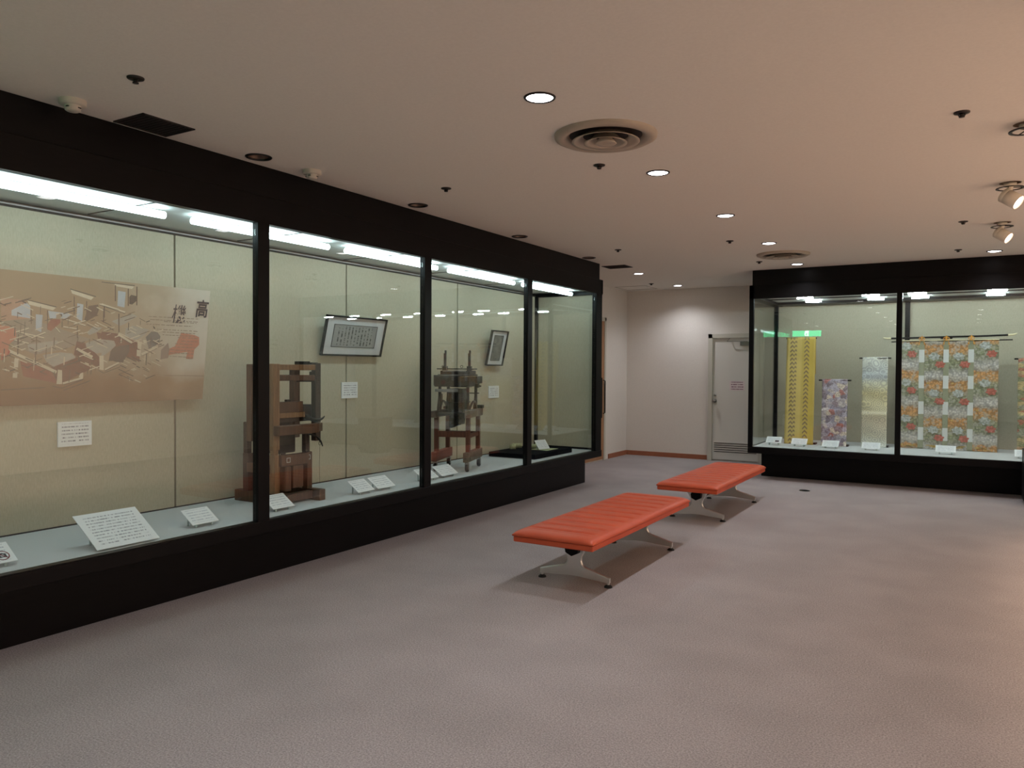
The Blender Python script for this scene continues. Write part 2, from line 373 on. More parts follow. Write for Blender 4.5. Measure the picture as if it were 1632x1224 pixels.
for k in range(-2, 4):
    a, b = 3.2+1.42*k, 4.42+1.42*k
    t = MB().tube([(-4.34, a, 2.398), (-4.34, b, 2.398)], .022, 14).build('fluorescent_tube', 'tube', lc)

# ------------------------------------------------------------------ right display case
rc = empty('display_case', (.1, 11.2, 0))
tag(rc, 'black framed glass display case showing hanging woven textiles, across the far end', 'display case')
MB().box(-2.46, RX1, RY+.4, RBK, 0, .347).build('base', 'black', rc, .003)
f = MB(); f.box(RX0, RX1, RY, RBK+.04, .347, .425); f.box(RX0, RX1, RY, RY+.06, .425, .432)
f.build('bottom_frame', 'black', rc, .003)
MB().box(RX0+.05, RX1, RY+.062, RBK, .4255, .431).build('case_floor', 'casefloor', rc)
f = MB(); f.box(-2.515, RX1, RY+.012, RY+.3, 2.575, H-.001); f.box(RX0, RX1, RY, RY+.06, Z1, 2.58); f.box(RX0, RX0+.06, RY, RBK+.04, Z1, 2.58)
f.build('header', 'black', rc, .003)
RP = [-2.52, -.757, 1.02, 2.83]
for i, x in enumerate(RP):
    h = .032 if i else .03
    MB().box(x-h, x+h, RY, RY+.05, .43, Z1+.01).build('mullion', 'blackmetal', rc, .004)
for x in (-2.52, -.765, 1.02): MB().box(x-.03, x+.03, RBK-.05, RBK, .43, Z1+.01).build('mullion', 'blackmetal', rc, .004)
for a, b in zip(RP[:-1], RP[1:]): MB().box(a+.033, b-.033, RY+.02, RY+.028, .432, Z1).build('glass_pane', 'glass', rc)
MB().box(-2.524, -2.516, RY+.052, RBK-.052, .432, Z1).build('glass_pane', 'glass', rc)
MB().box(-2.49, RX1, RBK, RBK+.03, .43, 2.42).build('back_panel', 'casewall', rc)
f = MB(); f.box(-2.55, RX1, RY+.05, RBK+.03, 2.44, 2.46)
f.build('inner_ceiling', 'caseceil', rc)
f = MB(); f.box(-2.50, RX1, 11.01, 11.035, 2.425, 2.44); f.box(-2.50, RX1, 11.56, 11.9, 2.405, 2.4395); f.box(-2.49, -2.43, RY+.06, 11.9, 2.40, 2.4395)
f.build('ceiling_rail', 'blackmetal', rc)
CL = [(x, y) for y in (10.70, 11.33) for x in (-1.9, -1.11, -.585, .25, 1.0, 1.75, 2.4)]
for x, y in CL:
    MB().tube([(x-.10, y, 2.415), (x+.10, y, 2.415)], .012, 12).build('case_lamp', 'caselamp' if y < 11 else 'caselamp_rear', rc)
ART = [
('rust',[(2.312,0.004),(3.004,-0.004),(3.394,0.032),(3.382,0.19),(2.839,0.164),(2.581,0.14),(2.307,0.111)]),
('pale',[(3.206,0.792),(3.692,0.793),(3.697,0.594),(3.691,0.245),(3.574,0.244),(3.344,0.34),(3.19,0.593)]),
('pink',[(2.282,0.635),(2.395,0.633),(2.446,0.55),(2.452,0.442),(2.296,0.354)]),
('greyw',[(2.289,0.499),(2.448,0.525),(2.69,0.453),(2.824,0.414),(2.653,0.343),(2.49,0.309),(2.371,0.356),(2.293,0.415)]),
('red',[(2.402,0.275),(2.619,0.205),(2.623,0.131),(2.426,0.176)]),
('rustd',[(2.576,0.226),(2.72,0.302),(2.833,0.268),(2.827,0.218),(2.657,0.131),(2.622,0.149)]),
('rustd',[(2.732,0.399),(2.789,0.387),(2.885,0.3),(2.89,0.228),(2.806,0.268),(2.719,0.311)]),
('rustd',[(2.857,0.46),(2.975,0.443),(3.059,0.395),(3.161,0.356),(3.167,0.27),(2.982,0.337),(2.869,0.416)]),
('rustd',[(2.889,0.466),(3.002,0.457),(3.143,0.402),(3.149,0.322),(3.04,0.32),(2.988,0.379),(2.892,0.421)]),
('blue',[(2.342,0.567),(2.423,0.618),(2.444,0.599),(2.448,0.525),(2.343,0.537)]),
('blue',[(2.549,0.578),(2.692,0.566),(2.659,0.538),(2.559,0.532)]),
('cream',[(2.426,0.631),(2.593,0.6),(2.577,0.582),(2.436,0.607)]),
('cream',[(2.676,0.718),(2.825,0.683),(2.808,0.664),(2.686,0.695)]),
('cream',[(2.957,0.782),(3.092,0.776),(3.079,0.759),(2.958,0.768)]),
('ink',[(2.424,0.633),(2.596,0.602),(2.597,0.607),(2.425,0.637)]),
('ink',[(2.673,0.719),(2.838,0.686),(2.839,0.691),(2.674,0.724)]),
('ink',[(2.869,0.782),(3.096,0.781),(3.097,0.786),(2.869,0.786)]),
('blue',[(2.478,0.552),(2.518,0.55),(2.515,0.445),(2.483,0.46)]),
('blue',[(2.722,0.637),(2.761,0.632),(2.759,0.526),(2.723,0.542)]),
('blue',[(2.983,0.739),(3.036,0.734),(3.034,0.633),(2.985,0.639)]),
('greyc',[(2.531,0.307),(2.637,0.326),(2.71,0.319),(2.733,0.293),(2.6,0.235),(2.558,0.26)]),
('greyc',[(2.789,0.387),(2.869,0.417),(2.962,0.411),(2.978,0.393),(2.92,0.337),(2.866,0.322),(2.796,0.361)]),
('greyc',[(2.892,0.412),(2.977,0.41),(2.993,0.379),(2.944,0.332),(2.899,0.303)]),
('greyc',[(3.053,0.492),(3.095,0.515),(3.218,0.495),(3.19,0.456),(3.132,0.42),(3.051,0.441)]),
('greyc',[(2.954,0.537),(3.09,0.596),(3.131,0.58),(3.041,0.523),(3.008,0.508)]),
('greyc',[(2.794,0.457),(2.832,0.495),(2.892,0.493),(2.857,0.46),(2.809,0.44)]),
('greyc',[(2.44,0.368),(2.608,0.399),(2.63,0.387),(2.514,0.324),(2.45,0.33)]),
('cream',[(2.327,0.323),(2.616,0.192),(2.622,0.21),(2.334,0.34)]),
('ink',[(2.33,0.32),(2.619,0.189),(2.62,0.191),(2.331,0.323)]),
('cream',[(2.731,0.343),(2.836,0.292),(2.843,0.307),(2.738,0.358)]),
('ink',[(2.735,0.338),(2.84,0.287),(2.841,0.289),(2.736,0.341)]),
('cream',[(2.998,0.445),(3.099,0.393),(3.107,0.408),(3.006,0.46)]),
('ink',[(3.002,0.441),(3.103,0.389),(3.105,0.392),(3.004,0.444)]),
('cream',[(2.876,0.64),(3.039,0.597),(3.042,0.606),(2.879,0.649)]),
('ink',[(2.878,0.633),(3.041,0.59),(3.042,0.593),(2.879,0.636)]),
('cream',[(3.184,0.315),(3.293,0.37),(3.284,0.385),(3.174,0.33)]),
('ink',[(3.18,0.311),(3.29,0.366),(3.289,0.369),(3.179,0.313)]),
('cream',[(2.663,0.125),(2.787,0.159),(2.783,0.171),(2.659,0.137)]),
('ink',[(2.662,0.121),(2.786,0.155),(2.785,0.157),(2.661,0.123)]),
('cream',[(2.93,0.214),(3.022,0.261),(3.017,0.27),(2.925,0.223)]),
('ink',[(2.929,0.208),(3.021,0.255),(3.019,0.257),(2.927,0.211)]),
('cream',[(2.381,0.44),(2.533,0.408),(2.534,0.415),(2.382,0.446)]),
('ink',[(2.382,0.436),(2.533,0.405),(2.534,0.407),(2.382,0.438)]),
('cream',[(2.641,0.533),(2.782,0.497),(2.783,0.504),(2.643,0.54)]),
('ink',[(2.642,0.53),(2.783,0.494),(2.783,0.496),(2.643,0.532)]),
('cream',[(2.645,0.482),(2.731,0.473),(2.732,0.48),(2.645,0.489)]),
('ink',[(2.645,0.478),(2.732,0.469),(2.732,0.471),(2.646,0.48)]),
('cream',[(2.863,0.64),(2.995,0.614),(2.997,0.621),(2.864,0.647)]),
('ink',[(2.864,0.636),(2.996,0.61),(2.997,0.612),(2.864,0.639)]),
('cream',[(2.463,0.406),(2.541,0.443),(2.538,0.449),(2.46,0.412)]),
('ink',[(2.462,0.402),(2.54,0.439),(2.539,0.441),(2.461,0.404)]),
('cream',[(2.558,0.517),(2.624,0.447),(2.628,0.452),(2.562,0.521)]),
('ink',[(2.56,0.512),(2.626,0.443),(2.627,0.445),(2.561,0.514)]),
('cream',[(2.292,0.408),(2.447,0.372),(2.448,0.379),(2.294,0.414)]),
('ink',[(2.293,0.404),(2.448,0.368),(2.448,0.37),(2.294,0.406)]),
('cream',[(2.353,0.43),(2.444,0.463),(2.442,0.47),(2.351,0.437)]),
('ink',[(2.353,0.427),(2.443,0.46),(2.443,0.462),(2.352,0.429)]),
('cream',[(2.709,0.502),(2.795,0.534),(2.792,0.54),(2.707,0.509)]),
('ink',[(2.709,0.499),(2.795,0.53),(2.794,0.532),(2.708,0.501)]),
('brown',[(2.448,0.583),(2.452,0.492),(2.458,0.492),(2.453,0.583)]),
('brown',[(2.542,0.581),(2.547,0.472),(2.553,0.472),(2.547,0.582)]),
('brown',[(2.486,0.418),(2.492,0.308),(2.497,0.308),(2.492,0.419)]),
('brown',[(2.384,0.427),(2.388,0.336),(2.394,0.336),(2.389,0.427)]),
('brown',[(2.697,0.679),(2.703,0.566),(2.71,0.567),(2.703,0.679)]),
('brown',[(2.777,0.655),(2.784,0.536),(2.79,0.537),(2.783,0.655)]),
('brown',[(2.727,0.498),(2.732,0.419),(2.738,0.42),(2.733,0.498)]),
('brown',[(2.89,0.614),(2.895,0.525),(2.902,0.525),(2.896,0.615)]),
('brown',[(2.632,0.519),(2.634,0.48),(2.64,0.481),(2.638,0.519)]),
('brown',[(2.958,0.773),(2.965,0.669),(2.973,0.67),(2.966,0.773)]),
('brown',[(3.048,0.758),(3.056,0.644),(3.064,0.645),(3.056,0.759)]),
('brown',[(2.994,0.589),(3.003,0.462),(3.011,0.462),(3.002,0.59)]),
('brown',[(2.893,0.628),(2.898,0.556),(2.905,0.557),(2.901,0.628)]),
('brown',[(3.108,0.778),(3.116,0.653),(3.124,0.654),(3.116,0.779)]),
('brown',[(2.484,0.327),(2.488,0.26),(2.494,0.26),(2.491,0.327)]),
('brown',[(2.381,0.399),(2.385,0.308),(2.392,0.308),(2.387,0.399)]),
('cream',[(2.626,0.218),(2.652,0.214),(2.657,0.126),(2.623,0.127)]),
('cream',[(2.371,0.283),(2.394,0.284),(2.394,0.23),(2.371,0.23)]),
('cream',[(2.367,0.197),(2.392,0.197),(2.392,0.167),(2.367,0.168)]),
('cream',[(2.885,0.309),(2.912,0.31),(2.919,0.214),(2.89,0.219)]),
('cream',[(2.766,0.192),(2.785,0.201),(2.787,0.165),(2.758,0.169)]),
('cream',[(3.142,0.411),(3.173,0.408),(3.172,0.356),(3.146,0.364)]),
('cream',[(3.141,0.355),(3.172,0.351),(3.17,0.308),(3.142,0.312)]),
('cream',[(3.182,0.422),(3.207,0.423),(3.209,0.399),(3.189,0.399)]),
('ink',[(2.599,0.113),(2.658,0.099),(2.659,0.102),(2.599,0.116)]),
('ink',[(2.659,0.099),(2.791,0.154),(2.789,0.157),(2.658,0.102)]),
('ink',[(2.668,0.085),(2.836,0.145),(2.835,0.148),(2.667,0.088)]),
('ink',[(2.881,0.213),(2.919,0.194),(2.92,0.197),(2.882,0.216)]),
('ink',[(2.92,0.194),(3.032,0.236),(3.03,0.239),(2.919,0.197)]),
('ink',[(2.308,0.095),(2.558,0.105),(2.558,0.108),(2.308,0.098)]),
('red',[(2.549,0.497),(2.568,0.528),(2.621,0.531),(2.627,0.51),(2.572,0.456),(2.549,0.463)]),
('skin',[(2.599,0.555),(2.62,0.565),(2.633,0.549),(2.617,0.529),(2.596,0.534)]),
('ink',[(2.611,0.564),(2.633,0.562),(2.633,0.545),(2.624,0.557)]),
('redb',[(2.295,0.371),(2.322,0.356),(2.346,0.324),(2.336,0.299),(2.3,0.27)]),
('dark',[(2.98,0.361),(3.012,0.376),(3.084,0.388),(3.087,0.341),(3.048,0.266),(2.995,0.27),(2.951,0.288)]),
('dark',[(2.958,0.341),(2.989,0.369),(3.032,0.375),(3.054,0.334),(3.014,0.276),(2.948,0.275)]),
('navy',[(3.201,0.442),(3.239,0.482),(3.281,0.483),(3.31,0.451),(3.302,0.407),(3.268,0.377),(3.227,0.362)]),
('ink',[(3.249,0.523),(3.263,0.511),(3.267,0.5),(3.253,0.506)]),
('ink',[(3.063,0.705),(3.076,0.72),(3.116,0.714),(3.114,0.681),(3.086,0.656),(3.066,0.659)]),
('brown',[(2.793,0.625),(2.855,0.639),(2.862,0.603),(2.85,0.567),(2.79,0.528),(2.772,0.536)]),
('coral',[(3.47,0.482),(3.579,0.472),(3.62,0.458),(3.625,0.403),(3.587,0.366),(3.581,0.3),(3.524,0.299),(3.531,0.349),(3.4,0.327),(3.321,0.296),(3.37,0.361),(3.428,0.387)]),
('grey2',[(3.322,0.359),(3.372,0.409),(3.386,0.361),(3.38,0.302),(3.321,0.291)]),
('inkl',[(3.211,0.583),(3.235,0.583),(3.235,0.587),(3.211,0.587)]),
('inkl',[(3.242,0.583),(3.274,0.583),(3.273,0.587),(3.241,0.587)]),
('inkl',[(3.286,0.584),(3.313,0.584),(3.313,0.588),(3.286,0.587)]),
('inkl',[(3.323,0.584),(3.345,0.584),(3.345,0.588),(3.323,0.588)]),
('inkl',[(3.352,0.584),(3.39,0.585),(3.389,0.589),(3.352,0.588)]),
('inkl',[(3.402,0.585),(3.418,0.585),(3.418,0.589),(3.402,0.589)]),
('inkl',[(3.431,0.585),(3.469,0.586),(3.468,0.59),(3.43,0.589)]),
('inkl',[(3.475,0.586),(3.496,0.586),(3.496,0.59),(3.475,0.59)]),
('inkl',[(3.507,0.586),(3.533,0.586),(3.533,0.59),(3.507,0.59)]),
('inkl',[(3.54,0.586),(3.566,0.587),(3.566,0.591),(3.54,0.59)]),
('inkl',[(3.579,0.587),(3.601,0.587),(3.601,0.591),(3.579,0.591)]),
('inkl',[(3.607,0.588),(3.608,0.587),(3.611,0.59),(3.61,0.591)]),
('inkl',[(3.223,0.562),(3.259,0.562),(3.259,0.566),(3.223,0.566)]),
('inkl',[(3.265,0.562),(3.292,0.563),(3.292,0.567),(3.265,0.566)]),
('inkl',[(3.297,0.563),(3.318,0.563),(3.318,0.567),(3.297,0.567)]),
('inkl',[(3.326,0.563),(3.34,0.563),(3.34,0.567),(3.326,0.567)]),
('inkl',[(3.347,0.563),(3.385,0.563),(3.385,0.567),(3.347,0.567)]),
('inkl',[(3.398,0.563),(3.429,0.564),(3.428,0.568),(3.398,0.567)]),
('inkl',[(3.44,0.564),(3.467,0.564),(3.467,0.568),(3.44,0.568)]),
('inkl',[(3.472,0.564),(3.49,0.564),(3.49,0.568),(3.472,0.568)]),
('inkl',[(3.503,0.564),(3.52,0.564),(3.52,0.568),(3.503,0.568)]),
('inkl',[(3.526,0.564),(3.552,0.565),(3.552,0.569),(3.526,0.568)]),
('inkl',[(3.56,0.565),(3.599,0.565),(3.599,0.569),(3.56,0.569)]),
('inkl',[(3.328,0.554),(3.361,0.554),(3.361,0.558),(3.328,0.558)]),
('inkl',[(3.367,0.554),(3.378,0.554),(3.378,0.558),(3.367,0.558)]),
('inkl',[(3.39,0.554),(3.402,0.554),(3.402,0.558),(3.39,0.558)]),
('inkl',[(3.408,0.554),(3.42,0.554),(3.419,0.558),(3.408,0.558)]),
('inkl',[(3.43,0.554),(3.456,0.555),(3.456,0.559),(3.43,0.558)]),
('inkl',[(3.463,0.555),(3.499,0.555),(3.499,0.559),(3.463,0.559)]),
('inkl',[(3.511,0.555),(3.525,0.555),(3.525,0.559),(3.511,0.559)]),
('inkl',[(3.535,0.555),(3.57,0.555),(3.57,0.559),(3.535,0.559)]),
('inkl',[(3.579,0.555),(3.589,0.554),(3.589,0.558),(3.58,0.559)]),
('inkl',[(3.195,0.53),(3.213,0.53),(3.213,0.534),(3.195,0.534)]),
('inkl',[(3.221,0.53),(3.236,0.53),(3.236,0.534),(3.221,0.534)]),
('inkl',[(3.246,0.53),(3.258,0.53),(3.258,0.534),(3.246,0.534)]),
('inkl',[(3.263,0.53),(3.298,0.53),(3.298,0.534),(3.263,0.534)]),
('inkl',[(3.308,0.53),(3.338,0.53),(3.338,0.534),(3.308,0.534)]),
('inkl',[(3.347,0.53),(3.375,0.53),(3.375,0.534),(3.347,0.534)]),
('inkl',[(3.38,0.53),(3.415,0.53),(3.415,0.534),(3.38,0.534)]),
('inkl',[(3.425,0.53),(3.438,0.53),(3.438,0.534),(3.425,0.534)]),
('inkl',[(3.446,0.53),(3.476,0.53),(3.476,0.534),(3.446,0.534)]),
('inkl',[(3.488,0.53),(3.522,0.53),(3.522,0.535),(3.488,0.534)]),
('inkl',[(3.527,0.531),(3.542,0.531),(3.542,0.535),(3.527,0.535)]),
('inkl',[(3.547,0.531),(3.549,0.529),(3.552,0.533),(3.55,0.534)]),
('inkl',[(3.28,0.498),(3.291,0.498),(3.291,0.502),(3.28,0.502)]),
('inkl',[(3.297,0.498),(3.315,0.498),(3.315,0.502),(3.297,0.502)]),
('inkl',[(3.327,0.498),(3.361,0.498),(3.361,0.502),(3.327,0.502)]),
('inkl',[(3.373,0.498),(3.387,0.498),(3.387,0.502),(3.373,0.502)]),
('inkl',[(3.396,0.498),(3.427,0.498),(3.427,0.502),(3.396,0.502)]),
('inkl',[(3.439,0.498),(3.451,0.498),(3.451,0.502),(3.439,0.502)]),
('inkl',[(3.464,0.498),(3.476,0.498),(3.476,0.502),(3.464,0.502)]),
('inkl',[(3.483,0.498),(3.521,0.498),(3.521,0.502),(3.483,0.502)]),
('inkl',[(3.533,0.498),(3.555,0.497),(3.555,0.502),(3.533,0.502)]),
('inkl',[(3.569,0.497),(3.603,0.497),(3.603,0.501),(3.569,0.502)]),
('inkl',[(3.323,0.481),(3.347,0.481),(3.347,0.485),(3.323,0.485)]),
('inkl',[(3.359,0.481),(3.371,0.481),(3.371,0.485),(3.359,0.485)]),
('inkl',[(3.378,0.481),(3.414,0.48),(3.413,0.484),(3.378,0.485)]),
('inkl',[(3.422,0.48),(3.453,0.48),(3.453,0.484),(3.422,0.484)]),
('inkl',[(3.465,0.48),(3.497,0.48),(3.497,0.484),(3.465,0.484)]),
('inkl',[(3.506,0.48),(3.525,0.48),(3.525,0.484),(3.506,0.484)]),
('inkl',[(3.53,0.48),(3.555,0.48),(3.555,0.484),(3.53,0.484)]),
('inkl',[(3.563,0.48),(3.585,0.48),(3.585,0.484),(3.563,0.484)]),
('inkl',[(3.325,0.462),(3.337,0.462),(3.337,0.466),(3.324,0.466)]),
('inkl',[(3.347,0.461),(3.372,0.461),(3.372,0.465),(3.346,0.465)]),
('inkl',[(3.377,0.461),(3.394,0.461),(3.394,0.465),(3.377,0.465)]),
('inkl',[(3.4,0.461),(3.424,0.461),(3.424,0.465),(3.4,0.465)]),
('inkl',[(3.43,0.461),(3.451,0.461),(3.451,0.465),(3.43,0.465)]),
('inkl',[(3.458,0.461),(3.493,0.46),(3.493,0.464),(3.458,0.465)]),
('inkl',[(3.501,0.46),(3.523,0.46),(3.523,0.464),(3.501,0.464)]),
('inkl',[(3.528,0.46),(3.552,0.46),(3.552,0.464),(3.528,0.464)]),
('inkl',[(3.564,0.46),(3.579,0.458),(3.58,0.462),(3.564,0.464)]),
('inkl',[(3.445,0.447),(3.466,0.447),(3.466,0.451),(3.445,0.451)]),
('inkl',[(3.479,0.447),(3.513,0.446),(3.513,0.45),(3.479,0.451)]),
('inkl',[(3.525,0.446),(3.549,0.446),(3.549,0.45),(3.525,0.45)]),
('inkl',[(3.556,0.446),(3.572,0.446),(3.572,0.45),(3.556,0.45)]),
('inkl',[(3.578,0.445),(3.609,0.445),(3.609,0.449),(3.578,0.45)]),
('inkl',[(3.475,0.423),(3.509,0.423),(3.509,0.427),(3.475,0.427)]),
('inkl',[(3.52,0.423),(3.542,0.422),(3.542,0.426),(3.52,0.427)]),
('inkl',[(3.55,0.422),(3.576,0.422),(3.576,0.426),(3.55,0.426)]),
('inkl',[(3.585,0.422),(3.606,0.421),(3.606,0.425),(3.585,0.426)]),
('inkl',[(3.426,0.402),(3.451,0.401),(3.451,0.405),(3.426,0.406)]),
('inkl',[(3.462,0.401),(3.491,0.401),(3.491,0.405),(3.462,0.405)]),
('inkl',[(3.501,0.401),(3.535,0.4),(3.535,0.404),(3.5,0.405)]),
('inkl',[(3.547,0.4),(3.567,0.399),(3.567,0.403),(3.547,0.404)]),
('inkl',[(3.423,0.38),(3.437,0.379),(3.437,0.383),(3.423,0.384)]),
('inkl',[(3.445,0.379),(3.468,0.379),(3.468,0.383),(3.445,0.383)]),
('inkl',[(3.474,0.378),(3.507,0.378),(3.507,0.382),(3.474,0.382)]),
('inkl',[(3.517,0.378),(3.539,0.377),(3.539,0.381),(3.517,0.382)]),
('inkl',[(3.548,0.377),(3.567,0.376),(3.567,0.381),(3.548,0.381)]),
('inkl',[(3.575,0.376),(3.598,0.376),(3.598,0.38),(3.575,0.38)]),
('inkl',[(3.375,0.359),(3.393,0.358),(3.393,0.362),(3.375,0.363)]),
('inkl',[(3.397,0.358),(3.426,0.357),(3.426,0.361),(3.397,0.362)]),
('inkl',[(3.432,0.357),(3.467,0.356),(3.467,0.36),(3.432,0.361)]),
('inkl',[(3.478,0.356),(3.494,0.356),(3.494,0.36),(3.478,0.36)]),
('inkl',[(3.501,0.355),(3.516,0.355),(3.516,0.359),(3.501,0.36)]),
('inkl',[(3.527,0.355),(3.553,0.354),(3.553,0.358),(3.527,0.359)]),
('inkl',[(3.561,0.354),(3.582,0.353),(3.582,0.357),(3.561,0.358)]),
('inkl',[(3.388,0.337),(3.42,0.336),(3.42,0.34),(3.388,0.341)]),
('inkl',[(3.425,0.336),(3.45,0.335),(3.45,0.339),(3.425,0.34)]),
('inkl',[(3.456,0.335),(3.471,0.334),(3.471,0.339),(3.456,0.339)]),
('inkl',[(3.478,0.334),(3.508,0.333),(3.508,0.338),(3.478,0.338)]),
('inkl',[(3.516,0.333),(3.546,0.332),(3.546,0.336),(3.516,0.337)]),
('inkl',[(3.558,0.332),(3.581,0.331),(3.58,0.336),(3.558,0.336)]),
('inkl',[(3.346,0.314),(3.361,0.314),(3.361,0.318),(3.346,0.318)]),
('inkl',[(3.37,0.313),(3.387,0.313),(3.387,0.317),(3.37,0.317)]),
('inkl',[(3.394,0.313),(3.405,0.312),(3.405,0.316),(3.394,0.317)]),
('inkl',[(3.413,0.312),(3.45,0.311),(3.45,0.315),(3.413,0.316)]),
('inkl',[(3.457,0.31),(3.491,0.309),(3.49,0.313),(3.457,0.315)]),
('inkl',[(3.495,0.309),(3.524,0.308),(3.524,0.312),(3.495,0.313)]),
('inkl',[(3.531,0.308),(3.553,0.307),(3.553,0.311),(3.531,0.312)]),
('inkl',[(3.561,0.307),(3.58,0.306),(3.58,0.31),(3.561,0.311)]),
('inkl',[(3.357,0.178),(3.697,0.171),(3.697,0.174),(3.357,0.18)]),
]

# ------------------------------------------------------------------ benches
def cushion():
    mb = MB(); W, D, T = .297, .963, .036; nu, nv = 30, 300
    def e(t, p): return max(0, 1-abs(t)**p)**(1/p*2.2 if p > 8 else .5)
    vs = []; fs = []
    for j in range(nv+1):
        v = -1+2*j/nv
        for i in range(nu+1):
            u = -1+2*i/nu
            u_ = math.sin(u*math.pi/2)*.35+u*.65; v_ = math.copysign(abs(v)**.93, v) if abs(v) > .9 else v
            eu = max(0, 1-abs(u_)**9)**.5; ev = max(0, 1-abs(v_)**34)**.5
            win = max(0, min(1, (.88-abs(u_))/.18)); win = win*win*(3-2*win)
            ph = (v_*D+D)/(2*D)*12.0; d = abs(ph-round(ph))
            inside = 1 if .6 < ph < 11.4 else 0
            g = math.exp(-(d/.12)**2)*.017*win*inside
            puff = (.5-abs(d-.5))*0+min(d, .5)*.008*win*inside
            z = .352+T*eu*ev-g*eu+puff*eu
            # rounded plan corners
            x = u_*W; y = v_*D
            vs.append((x, y, z))
    for j in range(nv):
        for i in range(nu):
            a = j*(nu+1)+i; fs.append((a, a+1, a+nu+2, a+nu+1))
    mb.add(vs, fs, 0, True)
    ring = [(i) for i in range(nu+1)]+[(j*(nu+1)+nu) for j in range(1, nv+1)]+[nv*(nu+1)+i for i in range(nu-1, -1, -1)]+[j*(nu+1) for j in range(nv-1, 0, -1)]
    n = len(ring); base = len(mb.v)
    low = [(vs[k][0]*.985, vs[k][1]*.995, .344) for k in ring]; mb.v += [Vector(p) for p in low]
    for i in range(n):
        mb.f.append([ring[i], base+i, base+(i+1) % n, ring[(i+1) % n]]); mb.m.append(0); mb.k.append(True)
    mb.f.append([base+i for i in range(n)][::-1]); mb.m.append(0); mb.k.append(False)
    return mb
bench = empty('bench', (-2.30, 5.30, 0))
tag(bench, 'nearer orange channelled vinyl bench on polished metal legs', 'bench', 'orange benches in the middle of the carpet')
cushion().build('seat_cushion', 'vinyl', bench, local=True)
MB().box(-.290, .290, -.955, .955, .306, .345).build('seat_base', 'vinyl', bench, .009, True, 3)
f = MB(); hexp = [(.0, -.052), (.045, -.028), (.052, .012), (.03, .05), (-.03, .05), (-.052, .012), (-.045, -.028)]
f.prism(hexp, lambda a, b, t: (a, t, .234+b*.92), -.675, .675)
f.build('support_beam', 'blackmetal', bench, .004, True)
for sy in (-.62, .62): MB().box(-.12, .12, sy-.05, sy+.05, .298, .307).build('mounting_plate', 'blackmetal', bench, .002, True)
prof = [(.262, .030), (.262, .056), (.075, .104), (.052, .122), (.042, .150), (.048, .185), (.112, .292), (.112, .305)]
under = [(.240, .030), (.10, .040), (.05, .045), (.0, .046)]
poly = prof+[(-a, b) for a, b in reversed(prof)]+[(-a, b) for a, b in under]+[(a, b) for a, b in reversed(under[:-1])]
poly = [(a, b) for a, b in poly]
for sy in (-.62, .62):
    f = MB(); f.prism(poly, lambda a, b, t: (a, t, b), sy-.011, sy+.011)
    # rounded flanges along the arms' top and the outer edges
    pts = [(.262, .056), (.075, .104), (.052, .122), (.042, .150), (.048, .185), (.112, .300)]
    for s in (-1, 1): f.tube([(s*a, sy, b) for a, b in pts], [.010, .012, .013, .013, .012, .011], 10)
    for s in (-1, 1): f.tube([(s*.25, sy, .055), (s*.25, sy, .016)], .010, 12)
    lg = f.build('leg', 'chrome', bench, 0, True)
    for s in (-1, 1):
        MB().lathe([(0, .02), (.012, .018), (.026, .009), (.028, 0), (0, 0)], (s*.25, sy, .0), 18).build('foot_pad', 'rubber', lg, local=True)
f = None
dup(bench, (-2.27, 7.93, 0), 'farther orange channelled vinyl bench, closer to the white door')

# ------------------------------------------------------------------ ceiling fittings
def place(parts_root, first, pts, labels=None):
    for i, (x, y) in enumerate(pts):
        o = parts_root if i == 0 else dup(parts_root, (x, y, H))
        if i == 0: o.location = (x, y, H)
        yield i, o
lit = empty('downlight', (0, 0, H)); tag(lit, 'round recessed ceiling downlight, switched on', 'downlight', 'lit downlights')
MB().lathe([(.066, -.002), (.068, -.007), (.077, -.005), (.079, 0)], (0, 0, 0), 36).build('trim_ring', 'darksteel', lit, local=True)
MB().lathe([(0, -.0095), (.045, -.008), (.067, -.0015)], (0, 0, 0), 36).build('lens', 'lens', lit, local=True)
lamp('downlight_beam', 'SPOT', (0, 0, -.012), E_DOWN, C_DOWN, lit, spot_size=math.radians(136), spot_blend=.9, shadow_soft_size=.035)
where = ['nearest in the row above the orange benches, beside the big air diffuser']
LBL = {(-1.83, 3.3): 'lit round downlight nearest the large round air diffuser, largest in its row',
       (-1.83, 4.95): 'lit round downlight just beyond the large round air diffuser and a sprinkler',
       (-1.83, 6.6): 'lit round downlight midway along the row over the two benches',
       (-1.83, 8.25): 'lit round downlight just in front of the small far air diffuser',
       (-1.88, 10.03): 'lit round downlight behind the far air diffuser, close to the end case fascia',
       (.2, 9.967): 'lit round downlight below the white spotlights, glowing on the end case fascia',
       (-3.96, 9.99): 'lit round downlight beside the small dark return grille past the long case',
       (-3.98, 11.69): 'lit round downlight close to the alcove wall that it washes with light'}
for i, (x, y) in enumerate(DOWN_LIT):
    o = lit if i == 0 else dup(lit, (x, y, H)); o.location = (x, y, H)
    k = [v for (a, b), v in LBL.items() if abs(a-x) < .02 and abs(b-y) < .05]
    if k: o['label'] = k[0]; 
    else: o['label'] = 'lit round downlight behind the viewer, seen only as a reflection'
off = empty('downlight', (0, 0, H)); tag(off, 'round recessed ceiling downlight, off', 'downlight', 'unlit downlights')
MB().lathe([(.064, .004), (.064, -.006), (.080, -.006), (.082, 0)], (0, 0, 0), 36).build('trim_ring', 'darksteel', off, local=True)
MB().lathe([(.066, 0), (.062, .05), (.045, .085), (0, .09)], (0, 0, 0), 36).build('reflector', 'reflector', off, local=True)
OFFL = ['unlit round downlight above the long case between the two smoke detectors', 'unlit round downlight over the long case next after the farther smoke detector',
        'unlit round downlight over the third bay of the long case', 'unlit round downlight at the far end of the long case, before the small grille']
